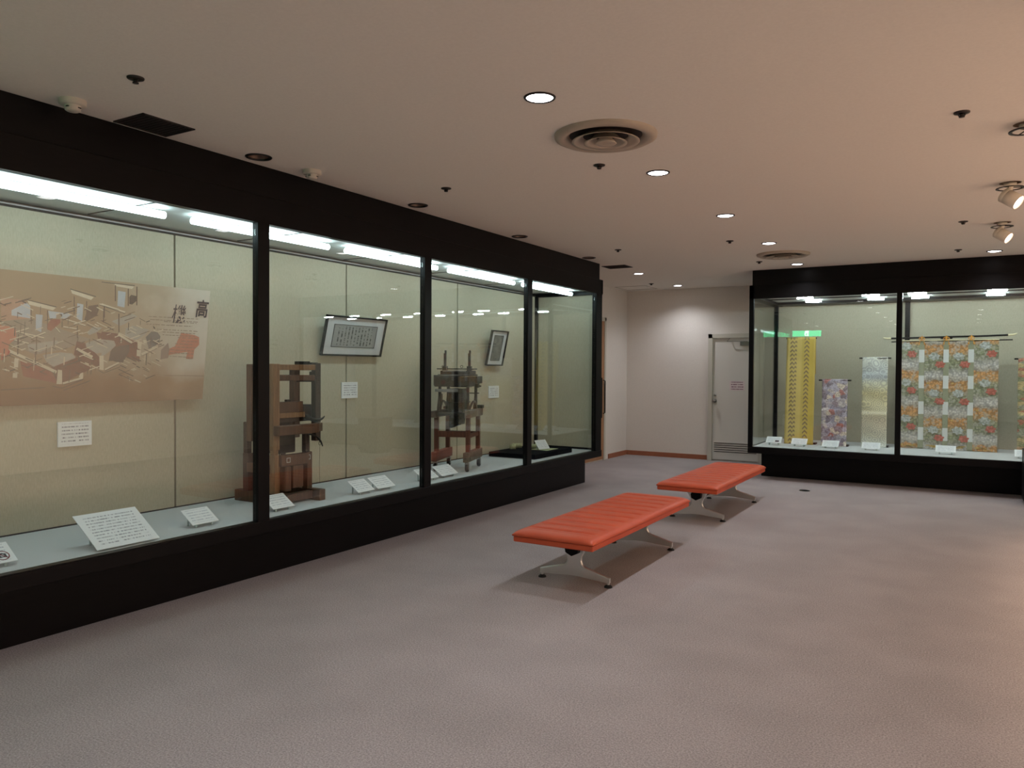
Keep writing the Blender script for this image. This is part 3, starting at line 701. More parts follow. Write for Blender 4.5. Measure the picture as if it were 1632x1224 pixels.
for i, (x, y) in enumerate(DOWN_OFF):
    o = off if i == 0 else dup(off, (x, y, H)); o.location = (x, y, H); o['label'] = OFFL[i]

sp = empty('sprinkler_head', (0, 0, H)); tag(sp, 'small ceiling sprinkler', 'sprinkler', 'ceiling sprinklers')
MB().lathe([(.038, 0), (.037, -.006), (.018, -.009), (0, -.009)], (0, 0, 0), 20).build('flange', 'darksteel', sp, local=True)
f = MB(); f.lathe([(0, -.022), (.009, -.022), (.011, -.008), (0, -.008)], (0, 0, 0), 12); f.tube([(.012, 0, -.008), (.015, 0, -.016), (.006, 0, -.024)], .003, 6); f.tube([(-.012, 0, -.008), (-.015, 0, -.016), (-.006, 0, -.024)], .003, 6)
f.build('body', 'darksteel', sp, local=True)
MB().lathe([(0, -.024), (.014, -.023), (.014, -.026), (0, -.026)], (0, 0, 0), 16).build('deflector', 'darksteel', sp, local=True)
SPR = [(-3.316, 2.148, 'small sprinkler head nearest the two fittings over the first bay of the long case'), (-3.338, 4.607, 'small sprinkler head beside the second unlit downlight'),
       (-2.093, 4.577, 'small sprinkler head just past the large air diffuser'), (-2.147, 7.916, 'small sprinkler head between two lit downlights over the far bench'),
       (-3.377, 7.901, 'small sprinkler head above the far end of the long case'), (-2.24, 9.591, 'small sprinkler head beside the far air diffuser near the end case corner'),
       (-4.249, 11.245, 'small sprinkler head at the access hatch in the alcove ceiling'), (-.061, 4.568, 'small sprinkler head on the bare ceiling before the white spotlights'),
       (-.08, 7.882, 'small sprinkler head beside the farther white spotlight'), (-.141, 9.678, 'small sprinkler head just before the end case fascia, by a lit downlight')]
for i, (x, y, l) in enumerate(SPR):
    o = sp if i == 0 else dup(sp, (x, y, H)); o.location = (x, y, H); o['label'] = l

sd = empty('smoke_detector', (-3.869, 2.17, H)); tag(sd, 'white round smoke detector beside the near dark return grille', 'smoke detector', 'smoke detectors')
MB().lathe([(.062, 0), (.062, -.022), (.056, -.028), (0, -.028)], (0, 0, 0), 32).build('base', 'white_plastic', sd, local=True)
f = MB(); f.lathe([(.038, -.028), (.036, -.05), (.028, -.056), (0, -.056)], (0, 0, 0), 28)
for k in range(4):
    a = k*math.pi/2+.4; f.box(.034*math.cos(a)-.008, .034*math.cos(a)+.008, .034*math.sin(a)-.008, .034*math.sin(a)+.008, -.042, -.038, 1)
f.build('sensor_cap', ['white_plastic', 'rubber'], sd, local=True)
dup(sd, (-3.832, 3.751, H), 'white round smoke detector just past the first unlit downlight')

vt = empty('air_diffuser', (-1.80, 4.02, H)); tag(vt, 'large round ringed air diffuser nearest in the ceiling', 'air vent', 'round air diffusers')
MB().lathe([(.285, 0), (.283, -.010), (.262, -.018), (.228, -.012), (.205, .0), (.205, -.0005), (.232, -.022), (.262, -.027), (.289, -.014), (.291, 0)], (0, 0, 0), 48).build('outer_ring', 'vent', vt, local=True)
for r0, r1, z0, z1 in ((.128, .192, -.004, -.036), (.068, .122, -.004, -.044)):
    MB().lathe([(r0, z0), (r1-.02, z1+.008), (r1, z1), (r1, z1-.003), (r1-.022, z1+.003), (r0, z0-.004)], (0, 0, 0), 44).build('cone_ring', 'vent', vt, local=True)
MB().lathe([(0, -.040), (.012, -.046), (.02, -.040), (.03, -.046), (.058, -.048), (.062, -.045), (.03, -.010), (0, -.006)], (0, 0, 0), 36).build('centre_cone', 'vent', vt, local=True)
MB().lathe([(0, -.001), (.206, -.001)], (0, 0, 0), 36).build('throat', 'grille', vt, local=True)
dup(vt, (-1.86, 9.10, H), 'round ringed air diffuser farther away, near the end case corner')

def grille(x0, x1, y0, y1, label):
    g = empty('return_grille', ((x0+x1)/2, (y0+y1)/2, H)); tag(g, label, 'vent', 'square dark grilles in the ceiling')
    f = MB(); t = .012
    f.box(x0, x1, y0, y0+t, H-.006, H); f.box(x0, x1, y1-t, y1, H-.006, H); f.box(x0, x0+t, y0, y1, H-.006, H); f.box(x1-t, x1, y0, y1, H-.006, H)
    f.build('frame', 'grille', g)
    f = MB(); f.box(x0+t, x1-t, y0+t, y1-t, H-.0015, H)
    for k in range(1, 12):
        y = y0+(y1-y0)*k/12; f.box(x0+t, x1-t, y-.002, y+.002, H-.005, H-.0015)
    f.build('slats', 'grille', g)
grille(-4.0, -3.735, 2.46, 2.775, 'square dark return grille over the first bay of the long case')
grille(-4.10, -3.78, 9.06, 9.33, 'small dark return grille past the far end of the long case')

def spotlight(x, y, aim, label, off=0):
    s = empty('spotlight', (x, y, H)); tag(s, label, 'spotlight', 'white spotlights on the ceiling')
    c = Vector((x, y, H))
    MB().lathe([(.066, .002), (.064, .05), (.04, .085), (0, .09)], c, 28).build('recess', 'reflector', s)
    MB().lathe([(.072, -.034), (.088, -.034), (.088, -.038), (.070, -.038), (.070, -.034)], c, 32).build('trim_ring', 'darksteel', s)
    f = MB(); f.lathe([(0, .0), (.04, 0), (.04, -.018), (.03, -.024), (0, -.024)], c, 24, 1)
    f.tube([c, c+Vector((0, 0, -.06))], .016, 12, 1)
    for a in (0, 2.1, 4.2): f.tube([c+Vector((.02*math.cos(a), .02*math.sin(a), -.03)), c+Vector((.072*math.cos(a), .072*math.sin(a), -.036))], .0035, 6)
    f.build('mount', ['darksteel', 'offwhite'], s)
    d = Vector(aim).normalized(); h = c+Vector((off, 0, -.105))
    f = MB(); f.tube([c+Vector((0, 0, -.055)), h-d*.02], .008, 8)
    f.build('arm', 'offwhite', s)
    b0 = h-d*.055
    f = MB(); f.lathe([(0, 0), (.046, 0), (.052, .006), (.052, .030), (.0505, .032), (.052, .034), (.052, .125), (.048, .125), (.047, .105)], b0, 32, axis=d)
    hd = f.build('lamp_head', 'offwhite', s)
    MB().disc(b0+d*.112, .0465, 28, axis=d).build('lens', 'warmlens', hd)
    l = lamp('spot_beam', 'SPOT', b0+d*.14-s.location, E_WARM, C_WARM, s, spot_size=math.radians(118), spot_blend=1.0, shadow_soft_size=.04)
    l.rotation_euler = d.to_track_quat('-Z', 'Y').to_euler()
spotlight(.216, 6.446, (.70, -.28, -.55), 'white cylindrical spotlight with a glowing face, the nearer one at the picture edge')
spotlight(.217, 8.115, (.70, -.28, -.55), 'white cylindrical spotlight with a glowing face, the farther one just above the end case')
spotlight(.24, 4.96, (.70, -.28, -.55), off=.12, label='white spotlight outside the picture edge, only its dark ring showing')
spotlight(.34, 3.3, (.70, -.28, -.55), 'white spotlight outside the picture, next in the row to the ringed one')
# green exit sign hanging behind the viewer, seen mirrored in the end case glass
ex = empty('exit_sign', (-3.72, -.05, 2.42)); tag(ex, 'green backlit exit sign seen as a reflection above the yellow cloth', 'sign')
MB().box(-4.09, -3.31, -.20, -.14, 2.33, 2.50).build('housing', 'white_plastic', ex)
f = MB(); f.box(-4.08, -3.32, -.1399, -.136, 2.34, 2.49)
f.box(-3.72, -3.62, -.136, -.134, 2.345, 2.485, 1)
f.add([(-3.69, -.1335, 2.36), (-3.675, -.1335, 2.36), (-3.66, -.1335, 2.41), (-3.665, -.1335, 2.44), (-3.685, -.1335, 2.42)], [(0, 1, 2, 3, 4)], 0)
f.build('lit_face', ['exit_green', 'exit_white'], ex)
for x in (-3.9, -3.5): MB().tube([(x, -.17, 2.50), (x, -.17, H)], .008).build('hanger', 'steel', ex)

# white panel sign on the warm lit right wall, seen mirrored in the long case glass
sg = MB().box(2.885, 2.899, 9.46, 9.94, 1.74, 2.0).build('wall_sign', 'print_sign'); tag(sg, 'white lettered wall panel, seen as a reflection left of the framed calligraphy', 'sign')

# floor outlet and low black pedestal
f = MB(); f.lathe([(0, .006), (.05, .006), (.062, .002), (.064, 0)], (0, 0, 0), 28)
fo = f.build('floor_outlet', 'blackmetal'); fo.location = (-1.706, 9.736, 0); tag(fo, 'small round black outlet cover set in the carpet before the end case', 'outlet cover')
pd = empty('pedestal', (.72, 10.1, 0)); tag(pd, 'low black pedestal at the picture edge before the end case', 'pedestal')
MB().box(.53, .9, 9.92, 10.28, 0, .055).build('plinth', 'blackmetal', pd); MB().box(.505, .93, 9.9, 10.3, .055, .60).build('body', 'black', pd, .004)

# ------------------------------------------------------------------ cards in the cases
def card(label, p, xa, ya, w, h, mat, group, icon=False, floor=.4315):
    """p = middle of the lower edge"""
    xa, ya = Vector(xa).normalized(), Vector(ya).normalized(); za = xa.cross(ya)
    c = empty('label_card', p); tag(c, label, 'label card', group)
    mt = Matrix((xa, ya, za)).transposed().to_4x4(); c.rotation_euler = mt.to_euler()
    MB().box(-w/2, w/2, 0, h, -.004, 0).build('sheet', mat, c, 0, True)
    if icon:
        f = MB(); cx, cy, r = w/2-.055, .050, .034; n = 28
        def ring(r0, r1, mi):
            vs = [(cx+q*math.cos(2*math.pi*k/n), cy+q*math.sin(2*math.pi*k/n), .0008) for q in (r0, r1) for k in range(n)]
            f.add(vs, [(k, (k+1) % n, n+(k+1) % n, n+k) for k in range(n)], mi)
        ring(r*.84, r, 0)
        f.add([(cx-.019, cy-.014, .0006), (cx+.019, cy-.014, .0006), (cx+.019, cy+.012, .0006), (cx-.019, cy+.012, .0006)], [(0, 1, 2, 3)], 1)
        f.add([(cx-.009, cy+.012, .0006), (cx+.009, cy+.012, .0006), (cx+.006, cy+.018, .0006), (cx-.006, cy+.018, .0006)], [(0, 1, 2, 3)], 1)
        f.add([(cx+.009*math.cos(2*math.pi*k/16), cy-.001+.009*math.sin(2*math.pi*k/16), .0009) for k in range(16)], [tuple(range(16))], 2)
        s = r*.66; f.add([(cx-s-.003, cy+s, .0012), (cx-s+.003, cy+s+.003, .0012), (cx+s+.003, cy-s, .0012), (cx+s-.003, cy-s-.003, .0012)], [(0, 3, 2, 1)], 0)
        f.build('no_photo_symbol', ['icon_red', 'icon_ink', 'mount'], c, local=True)
    # easel legs down to the case floor (world vertical expressed in the card's frame)
    R = mt.to_3x3().inverted(); f = MB(); zf = floor-p[2]
    for s in (-1, 1):
        a = Vector((s*w*.3, h*.15, -.004)); wa = mt.to_3x3() @ a; b = R @ Vector((wa.x, wa.y, zf))
        f.bar(a, b, .006, .012, 0, (1, 0, 0))
        a = Vector((s*w*.3, h*.8, -.004)); wa = mt.to_3x3() @ a; b = R @ Vector((wa.x, wa.y, zf)); f.bar(a, b, .006, .012, 0, (1, 0, 0))
    f.build('easel', 'acrylic', c, local=True)
    return c
G1 = 'label cards in the long case'; G2 = 'label cards in the end case'
UPL = (-.12, 0, .078)
for label, y0, y1, mat, ic in [
        ('white card with a round no-photography symbol, at the picture edge', 1.80, 2.055, 'print4', True),
        ('small white label card right beside the big sloping text card', 3.085, 3.28, 'print4', False),
        ('white label card in front of the tall wooden loom, half behind the post', 3.735, 3.93, 'print4', False),
        ('first card of the close pair between the loom and the machine', 4.605, 4.80, 'print4', False),
        ('second card of the close pair between the loom and the machine', 4.84, 5.065, 'print4', False),
        ('white label card partly behind the second post, left of the machine', 5.455, 5.68, 'print4', False),
        ('white label card right at the foot of the wheeled machine stand', 5.735, 5.995, 'print4', False)]:
    card(label, (-4.185, (y0+y1)/2, .455), (0, 1, 0), UPL, y1-y0, .145, mat, G1, ic)
card('large sloping white text card leaning behind the glass of the first bay', (-4.085, 2.60, .445), (0, 1, 0), (-.235, 0, .155), .375, .29, 'print9', G1)
for label, x0, x1, z in [
        ('small white card with a dark drawing, first in the end case corner', -2.40, -2.20, .468), ('white card standing before the yellow cloth', -2.07, -1.87, .462),
        ('white card standing before the mauve flowered sash', -1.68, -1.475, .455), ('white card standing before the cream sash', -1.20, -.985, .455),
        ('white card standing before the wide four-panel flowered cloth', -.365, -.145, .462), ('white card at the picture edge before the last gold sash', .455, .66, .455)]:
    c = card(label, ((x0+x1)/2, 10.77, z), (1, 0, 0), (0, .09, .072), x1-x0, .118, 'print4', G2)
    if 'drawing' in label:
        MB().box(.02, .07, .02, .045, 0, .001).build('drawing', 'icon_ink', c, local=True)

# ------------------------------------------------------------------ labels and frames on the cream wall of the long case
for y0, y1, z0, z1, l in [(2.655, 2.87, .94, 1.098, 'white notice pinned under the painted scene panel'), (5.188, 5.396, 1.172, 1.32, 'square white notice pinned under the wide framed calligraphy'),
                          (7.672, 7.895, 1.10, 1.246, 'white notice pinned under the tall framed photograph')]:
    tag(MB().box(-4.9285, -4.918, y0, y1, z0, z1).build('wall_notice', 'print5'), l, 'notice', 'notices on the long case wall')

def framed(name, label, cat, y0, y1, zb, zt, xb, xt, fm, mats, border, depth=.03):
    c = empty(name, (xb, (y0+y1)/2, zb)); tag(c, label, cat)
    ya = Vector((xt-xb, 0, zt-zb)); h = ya.length; ya.normalize(); xa = Vector((0, 1, 0)); za = xa.cross(ya)
    if za.x < 0: za = -za
    c.rotation_euler = Matrix((xa, ya, xa.cross(ya))).transposed().to_euler()
    w = y1-y0; t = .013; f = MB()
    for a in ((-w/2, w/2, 0, t), (-w/2, w/2, h-t, h), (-w/2, -w/2+t, 0, h), (w/2-t, w/2, 0, h)): f.box(*a, -depth, 0)
    f.build('frame', fm, c, .002, True)
    MB().box(-w/2+t, w/2-t, t, h-t, -depth+.002, -depth+.012).build('mount_board', 'mount', c, local=True)
    bx, by = border
    MB().box(-w/2+bx, w/2-bx, by, h-by, -depth+.012, -depth+.0135).build('sheet', mats, c, local=True)
    f = MB(); t2 = .004
    for a in ((-w/2+bx-t2, w/2-bx+t2, by-t2, by), (-w/2+bx-t2, w/2-bx+t2, h-by, h-by+t2), (-w/2+bx-t2, -w/2+bx, by, h-by), (w/2-bx, w/2-bx+t2, by, h-by)): f.box(*a, -depth+.012, -depth+.016)
    f.build('mount_edge', 'seam', c, local=True)
    f = MB()
    for s in (-1, 1):
        a = Vector((s*w*.35, h-.03, -depth)); 
        f.tube([a, a+Vector((0, .012, -.02))], .003, 6)
    f.build('hanging_wire', 'steel', c, local=True)
framed('framed_calligraphy', 'wide dark framed sheet of brush calligraphy tilting forward from the cream wall', 'picture', 4.897, 5.69, 1.558, 1.912, -4.885, -4.80, 'blackmetal', 'calli', (.115, .082))
framed('framed_photograph', 'tall dark framed grey picture tilting forward, above the machine', 'picture', 7.565, 7.93, 1.487, 1.902, -4.885, -4.795, 'blackmetal', 'photo', (.085, .062))

# ------------------------------------------------------------------ painted scene panel
BC = dict(blue=(180, 190, 202), brown=(84, 62, 50), coral=(196, 118, 96), cream=(212, 200, 178), dark=(66, 52, 52), grey2=(134, 112, 104), greyc=(168, 162, 152), greyw=(146, 134, 118),
          ink=(52, 44, 42), inkl=(126, 108, 96), navy=(92, 92, 96), pale=(196, 180, 158), pink=(178, 138, 116), red=(138, 70, 54), redb=(176, 72, 56), rust=(150, 104, 72), rustd=(104, 52, 38), skin=(160, 140, 118))
bc = sorted(BC)
for k in bc:
    c0 = srgb(*BC[k]); 
    lo_ = tuple(v*.80+t_*.04 for v, t_ in zip(c0[:3], (.42, .30, .19)))+(1,); hi_ = tuple(v*.84+t_*.13 for v, t_ in zip(c0[:3], (.50, .38, .26)))+(1,)
    M['art_'+k] = noise_mat('print_'+k, [(.32, lo_), (.66, hi_)], 22, detail=5, rough=.75, rough_n=.75)
def paper():
    m = base_mat('aged_scroll_paper', (1, 1, 1, 1), .75); b = m.node_tree.nodes['Principled BSDF']
    tc = N(m, 'ShaderNodeTexCoord'); s_ = N(m, 'ShaderNodeSeparateXYZ'); L(m, tc.outputs['Generated'], s_.inputs[0])
    nz = N(m, 'ShaderNodeTexNoise'); nz.inputs['Scale'].default_value = 5; nz.inputs['Detail'].default_value = 5; L(m, tc.outputs['Object'], nz.inputs['Vector'])
    def mm(op, *a):
        n = N(m, 'ShaderNodeMath', operation=op)
        for i, x in enumerate(a):
            if isinstance(x, (int, float)): n.inputs[i].default_value = x
            else: L(m, x, n.inputs[i])
        return n.outputs[0]
    w = mm('MULTIPLY', mm('SUBTRACT', nz.outputs['Fac'], .5), .18)
    r = ramp(m, [(0, srgb(164, 128, 104)), (.45, srgb(154, 130, 104)), (.70, srgb(150, 128, 102)), (.84, srgb(172, 154, 132)), (.93, srgb(196, 184, 168)), (1, srgb(206, 196, 184))]); L(m, mm('ADD', s_.outputs['Y'], w), r.inputs[0])
    r2_ = ramp(m, [(.02, (.62, .46, .35, 1)), (.16, (.72, .55, .42, 1)), (.34, (1, 1, 1, 1))]); L(m, mm('ADD', s_.outputs['Z'], w), r2_.inputs[0])
    mu = N(m, 'ShaderNodeMix', data_type='RGBA', blend_type='MULTIPLY'); mu.inputs[0].default_value = 1; L(m, r.outputs[0], mu.inputs[6]); L(m, r2_.outputs[0], mu.inputs[7]); L(m, mu.outputs[2], b.inputs['Base Color'])
    return m
M['panel_paper'] = paper()
ART = [q for q in ART if q[0] not in ('pale', 'rust')]
from_art = []
pn = empty('picture_panel', (-4.90, 2.2, 1.215)); tag(pn, 'wide painted scroll scene of weavers at looms with large brush characters', 'picture')
tilt = math.atan2(.09, .785)
def bpt(a, b, off): return Vector((-4.90+b*math.sin(tilt)+off*math.cos(tilt), a, 1.215+b*math.cos(tilt)-off*math.sin(tilt)))
f = MB(); y0, y1, hh = .72, 3.687, .80
vs = [bpt(a, b, o) for o in (0, .012) for a, b in ((y0, 0), (y1, 0), (y1, hh), (y0, hh))]
f.add(vs, [(0, 3, 2, 1), (4, 5, 6, 7), (0, 1, 5, 4), (1, 2, 6, 5), (2, 3, 7, 6), (3, 0, 4, 7)]); f.build('board', 'panel_paper', pn)
f = MB()
def clip_poly(q):
    return [(min(max(a, y0+.004), y1-.004), min(max(b, .004), hh-.004)) for a, b in q]
for i, (c, q) in enumerate(ART):
    q = clip_poly(q); f.add([bpt(a, b, .0124+i*.00001) for a, b in q], [tuple(range(len(q)))], bc.index(c))
    if i > 3 and c not in ('pale', 'inkl', 'rust'):      # the scene repeats in a second group beyond the picture edge
        q2 = [(a-1.25, b) for a, b in q if a-1.25 > y0]
        if len(q2) == len(q): f.add([bpt(a, b, .0124+i*.00001) for a, b in q2], [tuple(range(len(q2)))], bc.index(c))
random.seed(7)
for k in range(520):      # fine ink and pale strokes of the loom frames
    a = random.uniform(y0+.05, 3.30); b = random.uniform(.20, .64)-(max(0, a-2.75))*.15; l = random.choice((.03, .05, .08)); sl = random.choice((-.42, -.42, .38, .38, 9))
    dx_, dz_ = (l*.9, l*.9*sl) if sl < 5 else (0, -l); w_ = random.choice((.0035, .0045, .006)); o_ = .0146+k*.000002
    if not (y0+.02 < a+dx_ < 3.35): continue
    n_ = Vector((-dz_, dx_)).normalized()*w_/2
    f.add([bpt(a+n_.x, b+n_.y, o_), bpt(a+dx_+n_.x, b+dz_+n_.y, o_), bpt(a+dx_-n_.x, b+dz_-n_.y, o_), bpt(a-n_.x, b-n_.y, o_)], [(0, 1, 2, 3)], bc.index(random.choice(('ink', 'brown', 'cream', 'cream', 'brown'))))
f.build('printed_scene', ['art_'+k for k in bc], pn)
f = MB(); f.box(-4.93, -4.895, 1.2, 1.24, 1.9, 1.93); f.box(-4.93, -4.86, 3.3, 3.34, 1.75, 1.78); f.build('wall_bracket', 'steel', pn)
def glyph(ch, a, b, size, parent, off=.02):
    cu = bpy.data.curves.new('brush_character', 'FONT'); cu.body = ch; cu.size = size; cu.align_x = 'CENTER'; cu.align_y = 'CENTER'; cu.offset = size*off; cu.shear = .12
    t = bpy.data.objects.new('t', cu); COL.objects.link(t); bpy.context.view_layer.update()
    me = bpy.data.meshes.new_from_object(t.evaluated_get(bpy.context.evaluated_depsgraph_get())); bpy.data.objects.remove(t)
    xs = [v.co.copy() for v in me.vertices]
    for v, c in zip(me.vertices, xs): v.co = bpt(a+c.x*.8, b+c.y, .0160)-Vector(parent.location)
    me.materials.clear(); me.materials.append(M['icon_ink'])
    o = bpy.data.objects.new('brush_character', me); COL.objects.link(o); o.parent = parent
glyph('高', 3.622, .655, .135, pn); glyph('機', 3.437, .605, .14, pn, .006)
# ------------------------------------------------------------------ wooden loom frame
FZ = .4312
lo = empty('loom_frame', (-4.47, 4.11, FZ)); tag(lo, 'tall brown wooden loom frame with black iron hooks, standing behind the first post', 'loom')
def part(name, boxes, mat, parent, bevel=.004, tubes=(), mats=None):
    f = MB()
    for b in boxes: f.box(*b)
    for pts, r in tubes: f.tube(pts, r, 10)
    return f.build(name, mats or mat, parent, bevel)
part('sledge_rail', [(-4.84, -4.27, 3.935, 3.995, FZ, .515)], 'wood_brown', lo)
part('sledge_rail', [(-4.84, -4.27, 4.265, 4.325, FZ, .515)], 'wood_brown', lo)
part('base_beam', [(-4.40, -4.345, 3.995, 4.265, .445, .505)], 'wood_brown', lo)
part('base_beam', [(-4.74, -4.69, 3.995, 4.265, .445, .505)], 'wood_dark', lo)
part('treadle_board', [(-4.66, -4.44, 4.02, 4.24, .4312, .462)], 'wood_dark', lo)
# lower stand: four posts
for x, y, m, w in ((-4.42, 3.94, 'wood_light', .03), (-4.42, 4.262, 'wood_brown', .03), (-4.71, 3.94, 'wood_dark', .03), (-4.71, 4.262, 'wood_dark', .03)):
    part('lower_post', [(x-w, x+w, y-w+.02, y+w+.012, .515, .80)], m, lo)
for x, y, m in ((-4.42, 3.95, 'wood_light'), (-4.42, 4.265, 'wood_dark'), (-4.71, 3.95, 'wood_dark'), (-4.71, 4.265, 'wood_dark')):
    part('inner_post', [(x-.022, x+.022, y-.022, y+.022, .80, 1.0)], m, lo)
part('cross_rail', [(-4.405, -4.36, 3.97, 4.24, .715, .80)], 'wood_brown', lo)
part('cross_rail', [(-4.73, -4.69, 3.97, 4.24, .72, .76)], 'wood_dark', lo)
part('side_rail', [(-4.69, -4.44, 4.245, 4.285, .66, .73)], 'wood_red', lo)
part('side_rail', [(-4.69, -4.44, 3.925, 3.965, .66, .73)], 'wood_brown', lo)
part('wood_block', [(-4.43, -4.35, 4.07, 4.175, .545, .715)], 'wood_brown', lo, .008)
part('wood_block', [(-4.40, -4.34, 3.985, 4.045, .53, .715)], 'wood_brown', lo, .008)
for x, y in ((-4.3575, 4.03), (-4.382, 4.262)):
    f = MB()
    X = x+(.002 if y < 4.1 else -.0035+.0)
    for a in ((y-.018, y+.018, .742, .746), (y-.018, y+.018, .774, .778), (y-.018, y-.014, .742, .778), (y+.014, y+.018, .742, .778)): f.box(X, X+.0012, *a)
    f.build('paper_tag', 'mount', lo)
part('iron_drum', [(-4.60, -4.46, 4.02, 4.20, .80, .965)], 'iron', lo, .01)
part('thread_bundle', [(-4.66+.0, -4.655, 4.13+.018*k, 4.136+.018*k, .76, .96) for k in range(6)], 'thread', lo, 0)
# upper frame
part('upper_post', [(-4.385, -4.33, 3.862, 3.925, .845, 1.478)], 'wood_light', lo, .006)
part('upper_post', [(-4.385, -4.335, 4.285, 4.342, .885, 1.487)], 'wood_dark', lo, .006)
part('upper_post', [(-4.63, -4.575, 3.87, 3.93, .90, 1.475)], 'wood_brown', lo, .006)
part('upper_post', [(-4.615, -4.555, 4.275, 4.335, .90, 1.475)], 'wood_brown', lo, .006)
part('top_rail', [(-4.37, -4.335, 3.925, 4.285, 1.432, 1.474)], 'wood_light', lo)
part('top_rail', [(-4.615, -4.58, 3.93, 4.275, 1.432, 1.474)], 'wood_brown', lo)
part('second_rail', [(-4.36, -4.34, 3.925, 4.285, 1.352, 1.395)], 'wood_brown', lo)
part('second_rail', [(-4.61, -4.59, 3.93, 4.275, 1.352, 1.395)], 'wood_brown', lo)
part('side_beam', [(-4.575, -4.385, 4.29, 4.335, 1.43, 1.47)], 'wood_dark', lo)
part('side_beam', [(-4.575, -4.385, 3.88, 3.92, 1.43, 1.47)], 'wood_brown', lo)
part('side_beam', [(-4.575, -4.385, 4.295, 4.33, 1.34, 1.385)], 'wood_dark', lo)
part('iron_bracket', [(-4.56, -4.40, 4.28, 4.29, 1.475, 1.50), (-4.42, -4.38, 4.30, 4.352, 1.36, 1.42), (-4.42, -4.38, 4.30, 4.352, 1.475, 1.492)], 'iron', lo, .002)
part('reed_board', [(-4.42, -4.37, 3.925, 4.19, 1.115, 1.195)], 'wood_brown', lo)
part('reed_board', [(-4.40, -4.36, 3.925, 4.20, 1.075, 1.115)], 'wood_light', lo)
part('shuttle_box', [(-4.48, -4.40, 3.925, 4.285, 1.04, 1.09), (-4.56, -4.42, 4.17, 4.33, 1.05, 1.165)], 'wood_dark', lo)
part('peg', [(-4.40, -4.375, 4.03, 4.07, 1.195, 1.212)], 'iron', lo, .004)
part('breast_beam', [(-4.335, -4.27, 3.865, 4.265, .955, 1.025)], 'wood_brown', lo, .006)
part('rear_beam', [(-4.70, -4.64, 3.90, 4.34, .93, 1.04)], 'wood_dark', lo, .006)
part('rail_cap', [(-4.335, -4.275, 4.265, 4.30, .965, 1.03)], 'wood_grey', lo, .003)
def curve_pts(p, n=10):
    out = []
    for i in range(n+1):
        t = i/n; a = (1-t)**2; b = 2*t*(1-t); c = t*t
        out.append(Vector(p[0])*a+Vector(p[1])*b+Vector(p[2])*c)
    return out
f = MB(); f.tube(curve_pts([(-4.36, 4.20, 1.075), (-4.32, 4.32, 1.02), (-4.32, 4.365, 1.075)]), [.017, .017, .016, .015, .014, .012, .011, .009, .008, .006, .003])
f.build('iron_hook', 'iron', lo)
f = MB(); f.tube(curve_pts([(-4.36, 4.24, .94), (-4.33, 4.32, .93), (-4.32, 4.345, .84)]), [.008]*8+[.007, .006, .004]); f.build('iron_hook', 'iron', lo)
f = MB(); f.tube([(-4.32, 4.315, .895), (-4.32, 4.308, .875), (-4.32, 4.303, .86), (-4.32, 4.315, .852), (-4.32, 4.327, .86), (-4.32, 4.322, .875), (-4.32, 4.316, .893)], .0022, 6)
f.tube([(-4.32, 4.315, .85), (-4.32, 4.31, .70), (-4.32, 4.315, .56)], .001, 5); f.build('cord_loop', 'string', lo)

# ------------------------------------------------------------------ pattern machine on a wheeled stand
ang = math.atan2(.33, .944)
ms = empty('weaving_machine', (-4.47, 6.40, FZ), (0, 0, ang)); tag(ms, 'dark iron weaving machine with two uprights on a reddish wheeled wooden stand', 'machine')
def mp(name, boxes, mat, bevel=.003, tubes=(), parent=None):
    f = MB(); Z = lambda q: (q[0], q[1], q[2], q[3], q[4]-FZ, q[5]-FZ)
    for b in boxes: f.box(*Z(b))
    for pts, r in tubes: f.tube([(x, y, z-FZ) for x, y, z in pts], r, 10)
    return f.build(name, mat, parent or ms, bevel, True)
for u, y in ((-.17, .02), (.155, 0)):
    mp('foot_rail', [(u-.028, u+.028, -.29, .28, .53, .625)], 'wood_red' if u < 0 else 'wood_grey', .006)
    for v in (-.20, .20):
        mp('stand_leg', [(u-.02, u+.02, v-.024, v+.024, .62, .975)], 'wood_red', .003)
    for v in (-.24, .23):
        cf = mp('caster', [(u-.018, u+.018, v-.015, v+.015, .515, .532), (u-.02, u-.016, v-.012, v+.02, .455, .52), (u+.016, u+.02, v-.012, v+.02, .455, .52)], 'steel', .001)
        f = MB(); f.lathe([(0, -.014), (.034, -.014), (.0385, -.006), (.0385, .006), (.034, .014), (0, .014)], (u, v+.008, .4315+.0387-FZ), 24, axis=(1, 0, 0)); f.build('wheel', 'rubber', cf, local=True)
mp('stretcher', [(-.15, .135, -.215, -.185, .77, .83)], 'wood_red')
mp('stretcher', [(-.15, .135, .19, .215, .75, .80)], 'wood_red')
mp('stretcher', [(.14, .165, -.18, .18, .76, .80)], 'wood_red')
mp('table_rail', [(-.205, -.15, -.28, .27, .965, 1.03)], 'wood_dark', .005)
mp('table_rail', [(.14, .19, -.28, .27, .965, 1.04)], 'wood_grey', .005)
mp('bed_plate', [(-.16, .15, -.24, .22, .985, 1.01)], 'machine')
mp('end_block', [(-.225, -.17, .20, .27, 1.03, 1.055), (.14, .20, .19, .28, 1.04, 1.075), (.12, .17, -.27, -.22, 1.03, 1.05)], 'machine', .006)
for u, v in ((-.15, -.16), (.14, -.16), (-.15, .14), (.145, .14)):
    mp('frame_column', [(u-.014, u+.014, v-.014, v+.014, 1.01, 1.27)], 'machine', .004, [([(u, v, 1.0), (u-.01, v, 1.06), (u, v, 1.2)], [.03, .018, .014])])
mp('side_arch', [], 'machine', 0, [(curve_pts([(.145, -.15, 1.02), (.175, 0, 1.22), (.145, .15, 1.02)]), .012)])
mp('side_arch', [], 'machine', 0, [(curve_pts([(-.15, -.15, 1.02), (-.18, 0, 1.22), (-.15, .15, 1.02)]), .012)])
